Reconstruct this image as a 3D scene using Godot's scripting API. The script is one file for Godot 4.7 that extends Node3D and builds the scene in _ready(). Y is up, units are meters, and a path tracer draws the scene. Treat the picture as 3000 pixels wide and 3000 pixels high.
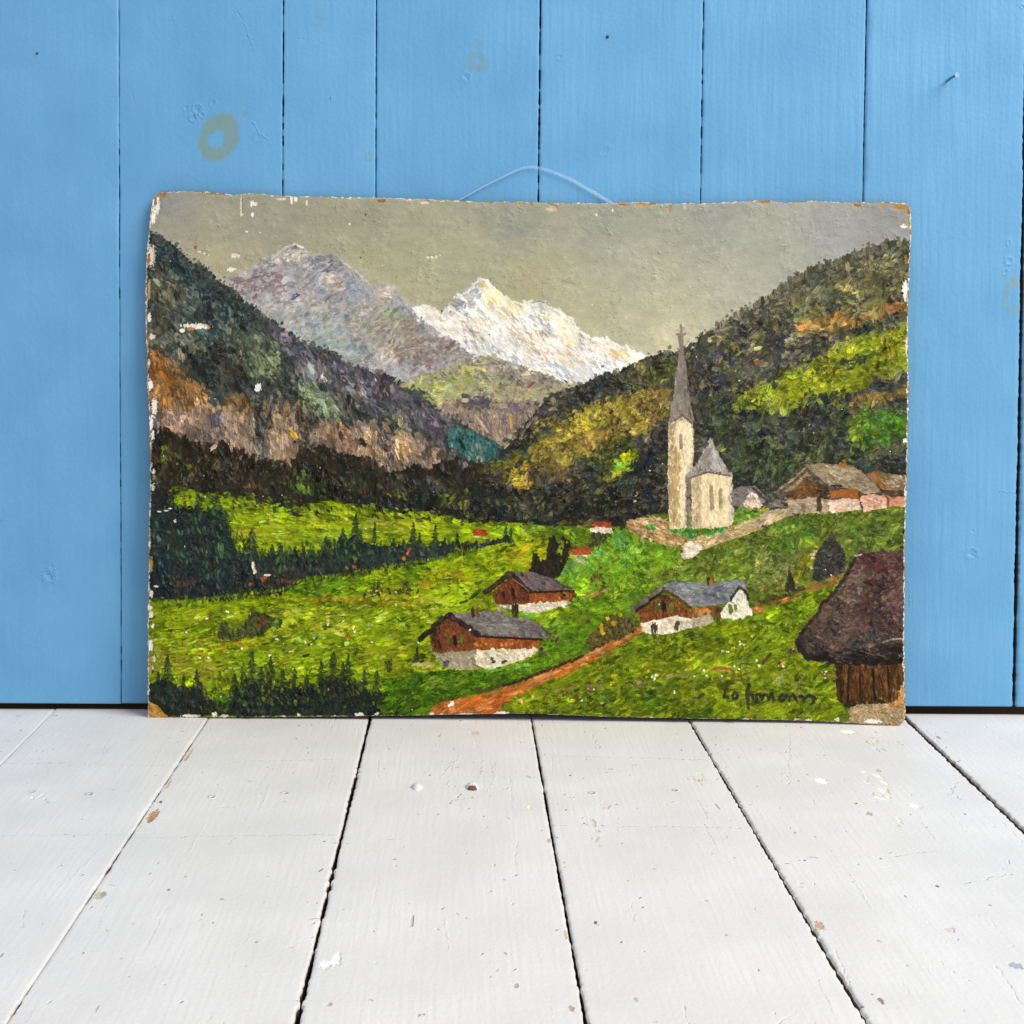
extends Node3D
# An oil sketch on board leaning on a blue plank wall, on white painted floorboards.
# Metres, y up; the wall's face is z = 0, the floor's top is y = 0.

const CANVAS_W := 1600
const CANVAS_H := 1116
const RIM := 20.0                      # canvas pixels outside the board's nominal corners
# the board's corners, in the room
const TOP_LEFT := Vector3(-0.18702, 0.31851, 0.00520)
const TOP_RIGHT := Vector3(0.27051, 0.31350, 0.00520)
const BOTTOM_RIGHT := Vector3(0.26616, 0.00030, 0.02364)
const BOTTOM_LEFT := Vector3(-0.18912, 0.00030, 0.01606)
# the board's worn outline, in canvas pixels: along, across
const EDGE_LEFT := [[20, 18.6], [59, 12.7], [102, 9.7], [124, 6.4], [178, 4.9], [221, 4.6], [287, 4.6], [352, 8.8], [414, 9.4], [472, 14.2], [555, 17.2], [642, 18.1], [689, 15.8], [772, 16.6], [918, 16.1], [1088, 17.8], [1102, 18.7]]
const EDGE_RIGHT := [[20, 1580.7], [88, 1581.6], [162, 1579.0], [231, 1577.1], [329, 1578.4], [395, 1580.7], [557, 1580.0], [644, 1578.3], [746, 1576.8], [814, 1578.4], [924, 1577.7], [1055, 1580.9], [1077, 1581.9], [1100, 1580.1]]
const EDGE_TOP := [[5, 20.9], [27, 19.9], [70, 17.8], [131, 18.2], [179, 23.0], [223, 19.5], [288, 24.0], [368, 24.8], [477, 24.5], [565, 25.8], [695, 29.3], [782, 27.9], [820, 29.4], [952, 28.7], [1017, 24.1], [1061, 27.7], [1127, 25.9], [1177, 24.4], [1276, 16.5], [1331, 21.2], [1376, 17.0], [1442, 18.7], [1552, 16.9], [1589, 19.9]]
const EDGE_BOTTOM := [[16, 1096.1], [135, 1095.5], [473, 1089.7], [696, 1083.7], [807, 1081.5], [978, 1086.2], [1141, 1087.7], [1333, 1088.8], [1460, 1091.5], [1546, 1096.4], [1603, 1095.7]]
# the part of the wall and of the floor that the computed paint covers
const SHEET_X := -0.31
const SHEET_WIDE := 0.70
const SHEET_W := 2048
const SHEET_H := 1404
const SHEET_HIGH := 0.48
const WALL_Y := -0.02
const FLOOR_Z := -0.06

var jag := FastNoiseLite.new()
var slow := FastNoiseLite.new()


# ------------------------------------------------------------------ paint on a canvas: colour and thickness
class Canvas:
	var w: int
	var h: int
	var col: PackedInt32Array
	var ht: PackedFloat32Array
	var rng := RandomNumberGenerator.new()
	var wob := FastNoiseLite.new()
	var vary := 0.13
	var blend := 0.55                       # how much wet paint from below comes along

	func _init(wide: int, high: int, number: int) -> void:
		w = wide
		h = high
		col.resize(w * h)
		ht.resize(w * h)
		rng.seed = number
		wob.seed = number
		wob.frequency = 0.04

	static func pack(r: float, g: float, b: float) -> int:
		return clampi(int(r), 0, 255) | (clampi(int(g), 0, 255) << 8) | (clampi(int(b), 0, 255) << 16) | (255 << 24)

	func pick(cols: Array) -> int:
		return cols[rng.randi() % cols.size()]

	# neighbouring touches tend to come from the same pot
	func pick_near(cols: Array, x: float, y: float) -> int:
		var n := cols.size()
		var k := int((wob.get_noise_2d(x * 0.75, y * 0.75) * 1.5 + 0.5 + rng.randfn() * 0.2) * n)
		return cols[posmod(k, n)]

	# a row of paint pots, written as rrggbb
	static func pots(written: Variant) -> Array:
		if written is Array:
			return written
		var row := []
		for one in str(written).split(" "):
			row.append(rich(one.hex_to_int()))
		return row

	# oil pigment is purer, and its darks deeper, than the pots as first noted down
	static func rich(c: int) -> int:
		var rgb := Vector3(c >> 16, (c >> 8) & 255, c & 255)
		var light := rgb.dot(Vector3(0.3, 0.59, 0.11))
		var leaf := smoothstep(0.0, 30.0, rgb.y - rgb.z) * smoothstep(-25.0, 0.0, rgb.y - rgb.x)    # greens and yellows
		rgb.x *= 1.0 + 0.03 * leaf
		rgb = Vector3.ONE * light + (rgb - Vector3.ONE * light) * lerpf(1.08, 1.2, leaf)
		rgb *= lerpf(0.58, lerpf(0.98, 1.14, leaf * (1.0 - smoothstep(110.0, 170.0, light))), smoothstep(8.0, 100.0, light))
		return (clampi(int(rgb.x), 0, 255) << 16) | (clampi(int(rgb.y), 0, 255) << 8) | clampi(int(rgb.z), 0, 255)

	static func corners(flat: Array) -> PackedVector2Array:
		var p := PackedVector2Array()
		for i in range(0, flat.size(), 2):
			p.append(Vector2(flat[i], flat[i + 1]))
		return p

	# how far the brush strays over an outline: more for broad masses than for houses
	static func loose_edge(p: PackedVector2Array) -> float:
		var area := 0.0
		var around := 1.0
		for i in p.size():
			area += p[i].cross(p[(i + 1) % p.size()])
			around += p[i].distance_to(p[(i + 1) % p.size()])
		return clampf(absf(area) / around * 0.05 - 1.4, 0.0, 6.0)

	# thin first coat inside an outline with a slightly unsteady edge
	func wash(flat: Array, written: Variant, grain: float, thick: float) -> void:
		var cols := pots(written)
		var p := corners(flat)
		var low := p[0].y
		var high := p[0].y
		for v in p:
			low = minf(low, v.y)
			high = maxf(high, v.y)
		var loose := loose_edge(p)
		for y in range(maxi(0, int(low)), mini(h - 1, int(high)) + 1):
			var cuts: Array[float] = []
			var yy := y + 0.5
			for i in p.size():
				var a := p[i]
				var b := p[(i + 1) % p.size()]
				if (a.y <= yy) != (b.y <= yy):
					cuts.append(a.x + (b.x - a.x) * (yy - a.y) / (b.y - a.y))
			cuts.sort()
			for k in range(0, cuts.size() - 1, 2):
				var x0 := maxi(0, int(cuts[k] + rng.randf_range(-1.2, 1.2) + wob.get_noise_2d(cuts[k], y * 3.0) * loose * 1.6))
				var x1 := mini(w - 1, int(cuts[k + 1] + rng.randf_range(-1.2, 1.2) + wob.get_noise_2d(cuts[k + 1], y * 3.0 + 200.0) * loose * 1.6))
				var x := x0
				while x <= x1:
					var c := pick(cols)
					var m := 1.0 + rng.randf_range(-grain, grain)
					var packed := pack((c >> 16) * m, ((c >> 8) & 255) * m, (c & 255) * m)
					var run := mini(x1, x + 1 + rng.randi() % 5)
					while x <= run:
						var at := y * w + x
						col[at] = packed
						ht[at] = ht[at] * 0.5 + thick * rng.randf()
						x += 1

	# one touch of a bristle brush
	func stroke(cx: float, cy: float, angle: float, long: float, wide: float, c: int, thick: float) -> void:
		var reach := (long + wide) * 0.5 + 2.0
		if cx < reach or cy < reach or cx > w - reach - 1.0 or cy > h - reach - 1.0:
			return
		var dx := cos(angle)
		var dy := sin(angle)
		var n := maxi(2, int(wide / 0.75) + 1)
		var tone := 1.0 + rng.randf_range(-vary, vary) + vary * (1.6 * wob.get_noise_2d(cx * 1.6, cy * 1.6 + 900.0) + 1.9 * wob.get_noise_2d(cx * 0.3 + 3300.0, cy * 0.45))
		var warm := rng.randf_range(-4.0, 4.0) * vary * 11.0
		var r := (c >> 16) * tone + warm
		var g := ((c >> 8) & 255) * tone
		var b := (c & 255) * tone - warm
		var under := col[int(cy) * w + int(cx)]
		var ur := under & 255
		var ug := (under >> 8) & 255
		var ub := (under >> 16) & 255
		var bend := rng.randf_range(-0.25, 0.25) / maxf(long, 1.0)
		for k in n:
			var v := (k - (n - 1) * 0.5) * 0.75
			var round_end := v * v / maxf(wide, 1.0) * 1.6
			var a0 := round_end + rng.randf() * long * 0.18
			var a1 := round_end + rng.randf() * long * 0.28
			var count := int((long - a0 - a1) / 0.8)
			if count < 1:
				continue
			var mix := blend * rng.randf_range(0.2, 1.0)
			var hair := 1.0 + rng.randf_range(-vary, vary) * 1.1
			var packed := pack((r * (1.0 - mix) + ur * mix) * hair, (g * (1.0 - mix) + ug * mix) * hair, (b * (1.0 - mix) + ub * mix) * hair)
			var rise := thick * rng.randf_range(0.35, 1.0)
			var x := cx - dx * (long * 0.5 - a0) - dy * v
			var y := cy - dy * (long * 0.5 - a0) + dx * v
			var sx := dx * 0.8
			var sy := dy * 0.8
			for i in count:
				var at := int(y) * w + int(x)
				col[at] = packed
				ht[at] = ht[at] * 0.3 + rise
				sx -= bend * sy
				sy += bend * sx
				x += sx
				y += sy
			ht[int(y) * w + int(x)] += thick * 0.6      # paint pushed up where the bristle leaves

	func dabs(flat: Array, written: Variant, cover: float, angle: float, spread: float, long: float, wide: float, thick: float) -> void:
		var cols := pots(written)
		var p := corners(flat)
		var lo := p[0]
		var hi := p[0]
		for v in p:
			lo = lo.min(v)
			hi = hi.max(v)
		var area := 0.0
		for i in p.size():
			area += p[i].cross(p[(i + 1) % p.size()])
		var n := int(cover * absf(area) * 0.5 / (long * wide) * 1.3) + 1
		var total := maxi(n, 1)
		var loose := loose_edge(p)
		var tries := 0
		while n > 0 and tries < 200000:
			tries += 1
			var at := Vector2(rng.randf_range(lo.x, hi.x), rng.randf_range(lo.y, hi.y))
			if not Geometry2D.is_point_in_polygon(at, p):
				continue
			n -= 1
			at += Vector2(rng.randfn(), rng.randfn()) * loose
			var s := rng.randf_range(0.6, 1.2) * lerpf(0.72, 1.5, pow(n / float(total), 1.6))    # broad touches first
			var sway := wob.get_noise_2d(at.x * 0.6 + 4000.0, at.y * 0.6) * spread * 1.6
			stroke(at.x, at.y, deg_to_rad(angle + sway + rng.randfn() * spread * 0.45), long * s, wide * s * rng.randf_range(0.6, 1.25), pick_near(cols, at.x, at.y), thick * rng.randf_range(0.3, 1.4))

	# the loaded brush drawn through paint that is still wet: takes its colour from the picture itself
	func drag(flat: Array, cover: float, angle: float, spread: float, long: float, wide: float, thick: float, tone: float) -> void:
		var p := corners(flat)
		var lo := p[0]
		var hi := p[0]
		var area := 0.0
		for i in p.size():
			lo = lo.min(p[i])
			hi = hi.max(p[i])
			area += p[i].cross(p[(i + 1) % p.size()])
		var n := int(cover * absf(area) * 0.5 / (long * wide) * 1.3) + 1
		var kept := vary
		vary = tone
		var tries := 0
		while n > 0 and tries < 200000:
			tries += 1
			var at := Vector2(rng.randf_range(lo.x, hi.x), rng.randf_range(lo.y, hi.y))
			if not Geometry2D.is_point_in_polygon(at, p):
				continue
			n -= 1
			var from := at + Vector2(rng.randfn(), rng.randfn()) * wide * 1.3
			var c := col[clampi(int(from.y), 0, h - 1) * w + clampi(int(from.x), 0, w - 1)]
			var s := rng.randf_range(0.4, 1.5)
			var sway := wob.get_noise_2d(at.x * 0.5 + 2500.0, at.y * 0.5 + 800.0) * spread * 2.2
			stroke(at.x, at.y, deg_to_rad(angle + sway + rng.randfn() * spread * 0.5), long * s, wide * rng.randf_range(0.4, 1.5), ((c & 255) << 16) | (c & 0xff00) | ((c >> 16) & 255), thick * rng.randf_range(0.2, 1.6))
		vary = kept

	func line(flat: Array, written: Variant, wide: float, thick: float, rough: float) -> void:
		var cols := pots(written)
		var p := corners(flat)
		blend = 0.12
		for i in p.size() - 1:
			var a := p[i]
			var b := p[i + 1]
			var steps := maxi(1, int(a.distance_to(b) / maxf(wide * 0.8, 1.5)))
			for k in steps:
				var q := a.lerp(b, (k + 0.5) / steps) + Vector2(rng.randfn(), rng.randfn()) * wide * rough * 0.35
				stroke(q.x, q.y, (b - a).angle() + rng.randfn() * rough * 0.4, wide * 1.1 + a.distance_to(b) / steps * 1.2, wide, pick(cols), thick)
		blend = 0.55

	# small tree tops along a skyline
	func ridge(flat: Array, written: Variant, high: float, wide: float, step: float, thick: float) -> void:
		var cols := pots(written)
		var p := corners(flat)
		for i in p.size() - 1:
			var n := maxi(1, int(p[i].distance_to(p[i + 1]) / step))
			for k in n:
				var q := p[i].lerp(p[i + 1], (k + rng.randf()) / n)
				var s := rng.randf_range(0.5, 1.15)
				stroke(q.x, q.y - high * s * 0.2, PI * 0.5 + rng.randfn() * 0.25, high * s, wide * rng.randf_range(0.6, 1.1), pick(cols), thick)

	func spots(flat: Array, r: float, written: Variant, thick: float) -> void:
		var cols := pots(written)
		blend = 0.1
		for q in corners(flat):
			var c := pick(cols)
			for k in 3:
				stroke(q.x + rng.randfn() * r * 0.3, q.y + rng.randfn() * r * 0.3, rng.randf() * PI, r * rng.randf_range(1.0, 1.9), r * rng.randf_range(0.8, 1.3), c, thick)
		blend = 0.55

	func spruces(list: Array, written: Variant, thick: float) -> void:
		var cols := pots(written)
		for i in range(0, list.size(), 4):
			var x := float(list[i])
			var top := float(list[i + 1])
			var tall := float(list[i + 2]) - top
			var half := float(list[i + 3]) * 1.45
			var y := tall * 0.05
			while y < tall:
				var share := pow(y / tall, 0.62)
				for side in [-1.0, 1.0]:
					var out: float = half * share * rng.randf_range(0.4, 1.1)
					stroke(x + side * out * 0.5, top + y + out * 0.12, (0.45 if side > 0.0 else PI - 0.45) + rng.randfn() * 0.3, maxf(out * 1.3, 3.0), rng.randf_range(2.0, 4.0), pick(cols), thick)
				stroke(x + rng.randfn() * 0.5, top + y + 2.0, PI * 0.5 + rng.randfn() * 0.15, 7.0, 2.6 + 4.5 * share, pick(cols), thick)
				y += rng.randf_range(2.0, 4.0)

	# places where a layer has flaked off; ragged outline, lower or higher than what is around it
	func chips(list: Array, written: Variant, thick: float) -> void:
		var cols := pots(written)
		for i in range(0, list.size(), 4):
			var c := pick(cols)
			var rx := float(list[i + 2]) * 0.5
			var ry := float(list[i + 3]) * 0.5
			var shift := rng.randf() * 900.0
			for y in range(maxi(0, int(list[i + 1] - ry * 1.6 - 2.0)), mini(h, int(list[i + 1] + ry * 1.6 + 2.0))):
				for x in range(maxi(0, int(list[i] - rx * 1.6 - 2.0)), mini(w, int(list[i] + rx * 1.6 + 2.0))):
					var d := Vector2((x - list[i]) / maxf(rx, 0.8), (y - list[i + 1]) / maxf(ry, 0.8)).length()
					if d + wob.get_noise_2d(x * 4.0 + shift, y * 4.0) * 0.75 < 1.0:
						var m := 1.0 + rng.randf_range(-0.05, 0.05)
						col[y * w + x] = pack((c >> 16) * m, ((c >> 8) & 255) * m, (c & 255) * m)
						ht[y * w + x] = ht[y * w + x] * 0.25 + thick

	# sky: broad soft mixtures between the given pots of colour, then stippled
	func sky(mixes: Array, down: int) -> void:
		var gw := 100
		var gh := 44
		var plan := Image.create_empty(gw, gh, false, Image.FORMAT_RGB8)
		for y in gh:
			for x in gw:
				var at := Vector2((x + 0.5) / gw * w, (y + 0.5) / gh * down)
				var sum := 0.0
				var rgb := Vector3.ZERO
				for p in mixes:
					var c: int = str(p[2]).hex_to_int()
					var far := at.distance_to(Vector2(p[0], p[1] * 1.0)) + 30.0
					var k := 1.0 / (far * far * far)
					sum += k
					rgb += Vector3(c >> 16, (c >> 8) & 255, c & 255) * k
				rgb *= 0.97 / (sum * 255.0)
				rgb *= 1.0 + 0.05 * wob.get_noise_2d(at.x * 0.28, at.y * 0.5) + 0.05 * wob.get_noise_2d(at.x * 0.9 + 700.0, at.y * 1.6)
				plan.set_pixel(x, y, Color(rgb.x, rgb.y, rgb.z))
		plan.resize(w, down, Image.INTERPOLATE_CUBIC)
		var data := plan.get_data()
		for i in w * down:
			var m := 1.0 + rng.randf_range(-0.05, 0.05)
			col[i] = pack(data[i * 3] * m, data[i * 3 + 1] * m, data[i * 3 + 2] * m)
			ht[i] = rng.randf() * 0.22
		vary = 0.03
		for k in 9000:
			var x := rng.randf_range(14.0, w - 14.0)
			var y := rng.randf_range(14.0, down - 14.0)
			var i := (int(y) * w + int(x)) * 3
			var c: int = (data[i] << 16) | (data[i + 1] << 8) | data[i + 2]
			stroke(x, y, rng.randfn() * 0.35, rng.randf_range(5.0, 13.0), rng.randf_range(1.5, 4.0), c, rng.randf_range(0.1, 0.3))
		vary = 0.13
		for k in 1100:                                 # grains in the priming
			var x := rng.randi_range(6, w - 7)
			var y := rng.randi_range(6, down - 7)
			var s := rng.randf_range(0.15, 0.7)
			for o in [0, 1, w, w + 1]:
				ht[y * w + x + o] += s

	# thick paint stands in clots, not in even furrows
	func clot() -> void:
		var n := FastNoiseLite.new()
		n.seed = 44
		n.frequency = 0.05
		n.fractal_octaves = 4
		var lumps := n.get_image(w, h, false, false, false).get_data()
		n.seed = 45
		n.frequency = 0.3
		n.fractal_octaves = 2
		var crumbs := n.get_image(w, h, false, false, false).get_data()
		n.seed = 46
		n.frequency = 0.011
		var drift := n.get_image(w, h, false, false, false).get_data()
		for i in w * h:
			ht[i] = ht[i] * lumps[i] * 0.0088 * (0.25 + maxf(0.0, drift[i] - 70.0) * 0.014) + crumbs[i] * 0.0007 + lumps[i] * 0.0004

	# rub, soften and bead the thickness a little so that neighbouring bristles run together
	func settle() -> void:
		var old := ht.duplicate()
		for y in range(1, h - 1):
			var at := y * w + 1
			for x in range(1, w - 1):
				ht[at] = old[at] * 0.4 + (old[at - 1] + old[at + 1] + old[at - w] + old[at + w]) * 0.15
				at += 1

	# pinholes and crumbs lost from the paint
	func specks(count: int, written: Variant) -> void:
		var cols := pots(written)
		for k in count:
			var x := rng.randf_range(40.0, w - 40.0)
			var y := rng.randf_range(140.0, h - 40.0)
			chips([x, y, rng.randf_range(1.2, 3.4), rng.randf_range(1.2, 3.0)], cols, -0.2)

	# knocked edges: the white ground and the brown board show
	func worn_edges() -> void:
		var white := [0xe6dfd0, 0xd8cebb, 0xeee9de]
		var brown := [0xb07c38, 0x9a6a2c, 0xc4965a, 0x7a5426]
		for side in 4:
			var long := h if side < 2 else w
			for t in long:
				var edge: float = [EDGE_LEFT, EDGE_RIGHT, EDGE_TOP, EDGE_BOTTOM][side][0].size()
				edge = Canvas.edge_at([EDGE_LEFT, EDGE_RIGHT, EDGE_TOP, EDGE_BOTTOM][side], t)
				var bite := 1.3 + 2.2 * wob.get_noise_2d(t * 2.4, side * 91.0) + 6.0 * maxf(0.0, wob.get_noise_2d(t * 0.6, side * 77.0 + 30.0) - 0.12)
				if side < 2:
					bite = bite * 1.25 + 0.9
				if side == 3:
					bite -= 0.9
				var brownish := wob.get_noise_2d(t * 1.4, side * 53.0 + 400.0)
				var depth := int(bite + rng.randf() * 1.2)
				for k in range(-12, maxi(1, depth)):
					var q := int(edge) + (k if side % 2 == 0 else -k)
					var x := q if side < 2 else t
					var y := t if side < 2 else q
					if x < 0 or y < 0 or x >= w or y >= h:
						continue
					var outer := k < depth * 0.5
					var c := pick(brown) if (brownish > -0.08 and outer) or brownish > 0.24 else pick(white)
					var m := rng.randf_range(0.86, 1.0)
					col[y * w + x] = pack((c >> 16) * m, ((c >> 8) & 255) * m, (c & 255) * m)
					ht[y * w + x] = 0.1 + rng.randf() * 0.25

	static func edge_at(table: Array, t: float) -> float:
		for i in table.size() - 1:
			if t <= table[i + 1][0]:
				return lerpf(table[i][1], table[i + 1][1], clampf((t - table[i][0]) / (table[i + 1][0] - table[i][0]), 0.0, 1.0))
		return table[-1][1]

	func color_texture() -> ImageTexture:
		return ImageTexture.create_from_image(Image.create_from_data(w, h, false, Image.FORMAT_RGBA8, col.to_byte_array()))

	func height_texture() -> ImageTexture:
		return ImageTexture.create_from_image(Image.create_from_data(w, h, false, Image.FORMAT_RF, ht.to_byte_array()))


# ------------------------------------------------------------------ helpers
func tag(o: Node, label: String, category: String, group := "") -> void:
	o.set_meta("label", label)
	o.set_meta("category", category)
	if group:
		o.set_meta("group", group)


func part(called: String, mesh: Mesh, parent: Node, material: Material = null) -> MeshInstance3D:
	var o := MeshInstance3D.new()
	o.name = called
	o.mesh = mesh
	if material:
		o.material_override = material
	parent.add_child(o, true)
	return o


func structure(called: String) -> Node3D:
	var o := Node3D.new()
	o.name = called
	o.set_meta("kind", "structure")
	add_child(o)
	return o


func matte(c: Color, rough := 0.7) -> StandardMaterial3D:
	var m := StandardMaterial3D.new()
	m.albedo_color = c
	m.roughness = rough
	return m


func noise_bytes(w: int, h: int, frequency: float, number: int, from_w := 0, from_h := 0) -> PackedByteArray:
	var n := FastNoiseLite.new()
	n.seed = number
	n.frequency = frequency
	n.fractal_octaves = 3
	var im := n.get_image(from_w if from_w else w, from_h if from_h else h, false, false, false)
	if from_w or from_h:
		im.resize(w, h, Image.INTERPOLATE_CUBIC)
	im.convert(Image.FORMAT_L8)
	return im.get_data()


# how far the joint at metre t is open; joints are partly bridged by old paint
func gap(t: float, seam: Dictionary) -> float:
	var n := jag.get_noise_2d(t * 1000.0 * seam.fine, seam.number * 37.0)
	var slow_n := slow.get_noise_2d(t * 1000.0, seam.number * 11.0)
	var open: float = seam.open + seam.uneven * slow_n
	open *= 1.0 + 0.45 * jag.get_noise_2d(t * 6000.0, seam.number * 17.0 + 5.0)
	open *= lerpf(seam.shut, 1.0, smoothstep(seam.bridged - 0.06, seam.bridged + 0.06, n))
	return maxf(open, 0.00004)


func seam_x(t: float, seam: Dictionary) -> float:
	return lerpf(seam.x0, seam.x1, (t - seam.t0) / (seam.t1 - seam.t0)) + 0.00025 * slow.get_noise_2d(t * 400.0, seam.number * 71.0)


# a board with worn arrises along a joint on either side; upright on the wall or lying on the floor
func plank(upright: bool, t0: float, t1: float, step: float, left: Dictionary, right: Dictionary, lift: float, round_by: float, tilt := 0.0) -> ArrayMesh:
	var rows := int((t1 - t0) / step) + 1
	var paint := SurfaceTool.new()
	var raw := SurfaceTool.new()
	paint.begin(Mesh.PRIMITIVE_TRIANGLES)
	raw.begin(Mesh.PRIMITIVE_TRIANGLES)
	var columns := 0
	for i in rows:
		var t := t0 + (t1 - t0) * i / (rows - 1)
		var a := seam_x(t, left) + gap(t, left) * 0.5
		var b := seam_x(t, right) - gap(t, right) * 0.5
		var ra := round_by * (1.0 + 0.6 * jag.get_noise_2d(t * 700.0, left.number * 5.0 + 300.0))
		var rb := round_by * (1.0 + 0.6 * jag.get_noise_2d(t * 700.0, right.number * 5.0 + 800.0))
		var across: Array[Vector2] = [Vector2(a, -0.0017), Vector2(a, -ra * 1.2), Vector2(a + ra * 0.3, -ra * 0.35), Vector2(a + ra, -ra * 0.06), Vector2(a + ra * 2.2, 0.0)]
		for k in range(1, 6):
			across.append(Vector2(lerpf(a, b, k / 6.0), 0.00012 * slow.get_noise_2d(t * 260.0, k * 50.0 + left.number * 9.0)))
		across.append_array([Vector2(b - rb * 2.2, 0.0), Vector2(b - rb, -rb * 0.06), Vector2(b - rb * 0.3, -rb * 0.35), Vector2(b, -rb * 1.2), Vector2(b, -0.0017)])
		columns = across.size()
		for q in across:
			var high := q.y + lift + tilt * (q.x - (a + b) * 0.5)
			paint.set_uv(Vector2((q.x - SHEET_X) / SHEET_WIDE, 1.0 - (t - WALL_Y) / SHEET_HIGH) if upright else Vector2((q.x - SHEET_X) / SHEET_WIDE, (t - FLOOR_Z) / SHEET_HIGH))
			paint.add_vertex(Vector3(q.x, t, high) if upright else Vector3(q.x, high, t))
		for q in [Vector2(a, -0.0018), Vector2(a, -0.018), Vector2(b, -0.018), Vector2(b, -0.0018)]:
			raw.add_vertex(Vector3(q.x, t, q.y + lift) if upright else Vector3(q.x, q.y + lift, t))
	for i in rows - 1:
		for k in columns - 1:
			var at := i * columns + k
			face(paint, at, at + 1, at + columns, at + columns + 1, upright)
		for k in 3:
			var at := i * 4 + k
			face(raw, at, at + 1, at + 4, at + 5, not upright)
	# the sawn ends
	for i in [0, rows - 1]:
		for k in range(1, columns - 1):
			paint.add_index(i * columns)
			paint.add_index(i * columns + (k if (i == 0) == upright else k + 1))
			paint.add_index(i * columns + (k + 1 if (i == 0) == upright else k))
	paint.generate_normals()
	raw.generate_normals()
	var mesh := ArrayMesh.new()
	paint.commit(mesh)
	raw.commit(mesh)
	return mesh


func face(st: SurfaceTool, a: int, b: int, c: int, d: int, upright: bool) -> void:
	for i in ([a, c, b, b, c, d] if upright else [a, b, c, b, d, c]):
		st.add_index(i)


func tube(points: PackedVector3Array, radius: float, sides := 10) -> ArrayMesh:
	var st := SurfaceTool.new()
	st.begin(Mesh.PRIMITIVE_TRIANGLES)
	for i in points.size():
		var along := (points[mini(i + 1, points.size() - 1)] - points[maxi(i - 1, 0)]).normalized()
		var one := along.cross(Vector3(0.1, 0.2, 1.0)).normalized()
		var two := along.cross(one)
		for k in sides:
			var turn := TAU * k / sides
			st.add_vertex(points[i] + (one * cos(turn) + two * sin(turn)) * radius)
	for i in points.size() - 1:
		for k in sides:
			face(st, i * sides + k, i * sides + (k + 1) % sides, (i + 1) * sides + k, (i + 1) * sides + (k + 1) % sides, true)
	st.generate_normals()
	return st.commit()


# a low worn dome, its axis along the local y
func dome(radius: float, high: float, number: int) -> ArrayMesh:
	var st := SurfaceTool.new()
	st.begin(Mesh.PRIMITIVE_TRIANGLES)
	var sides := 18
	var rings := 7
	for i in rings + 1:
		var r := radius * (i / float(rings))
		for k in sides:
			var turn := TAU * k / sides
			var wave := 1.0 + 0.22 * jag.get_noise_2d(cos(turn) * 40.0 + number * 100.0, sin(turn) * 40.0)
			var up := high * (1.0 - pow(i / float(rings), 2.6)) + high * 0.3 * jag.get_noise_3d(cos(turn) * r * 60000.0, sin(turn) * r * 60000.0, number * 60.0) * (1.0 - i / float(rings))
			st.set_uv(Vector2(k / float(sides), i / float(rings)))
			st.add_vertex(Vector3(cos(turn) * r * wave, up - (0.0004 if i == rings else 0.0), sin(turn) * r * wave))
	for i in rings:
		for k in sides:
			face(st, i * sides + k, i * sides + (k + 1) % sides, (i + 1) * sides + k, (i + 1) * sides + (k + 1) % sides, true)
	st.generate_normals()
	return st.commit()


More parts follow.
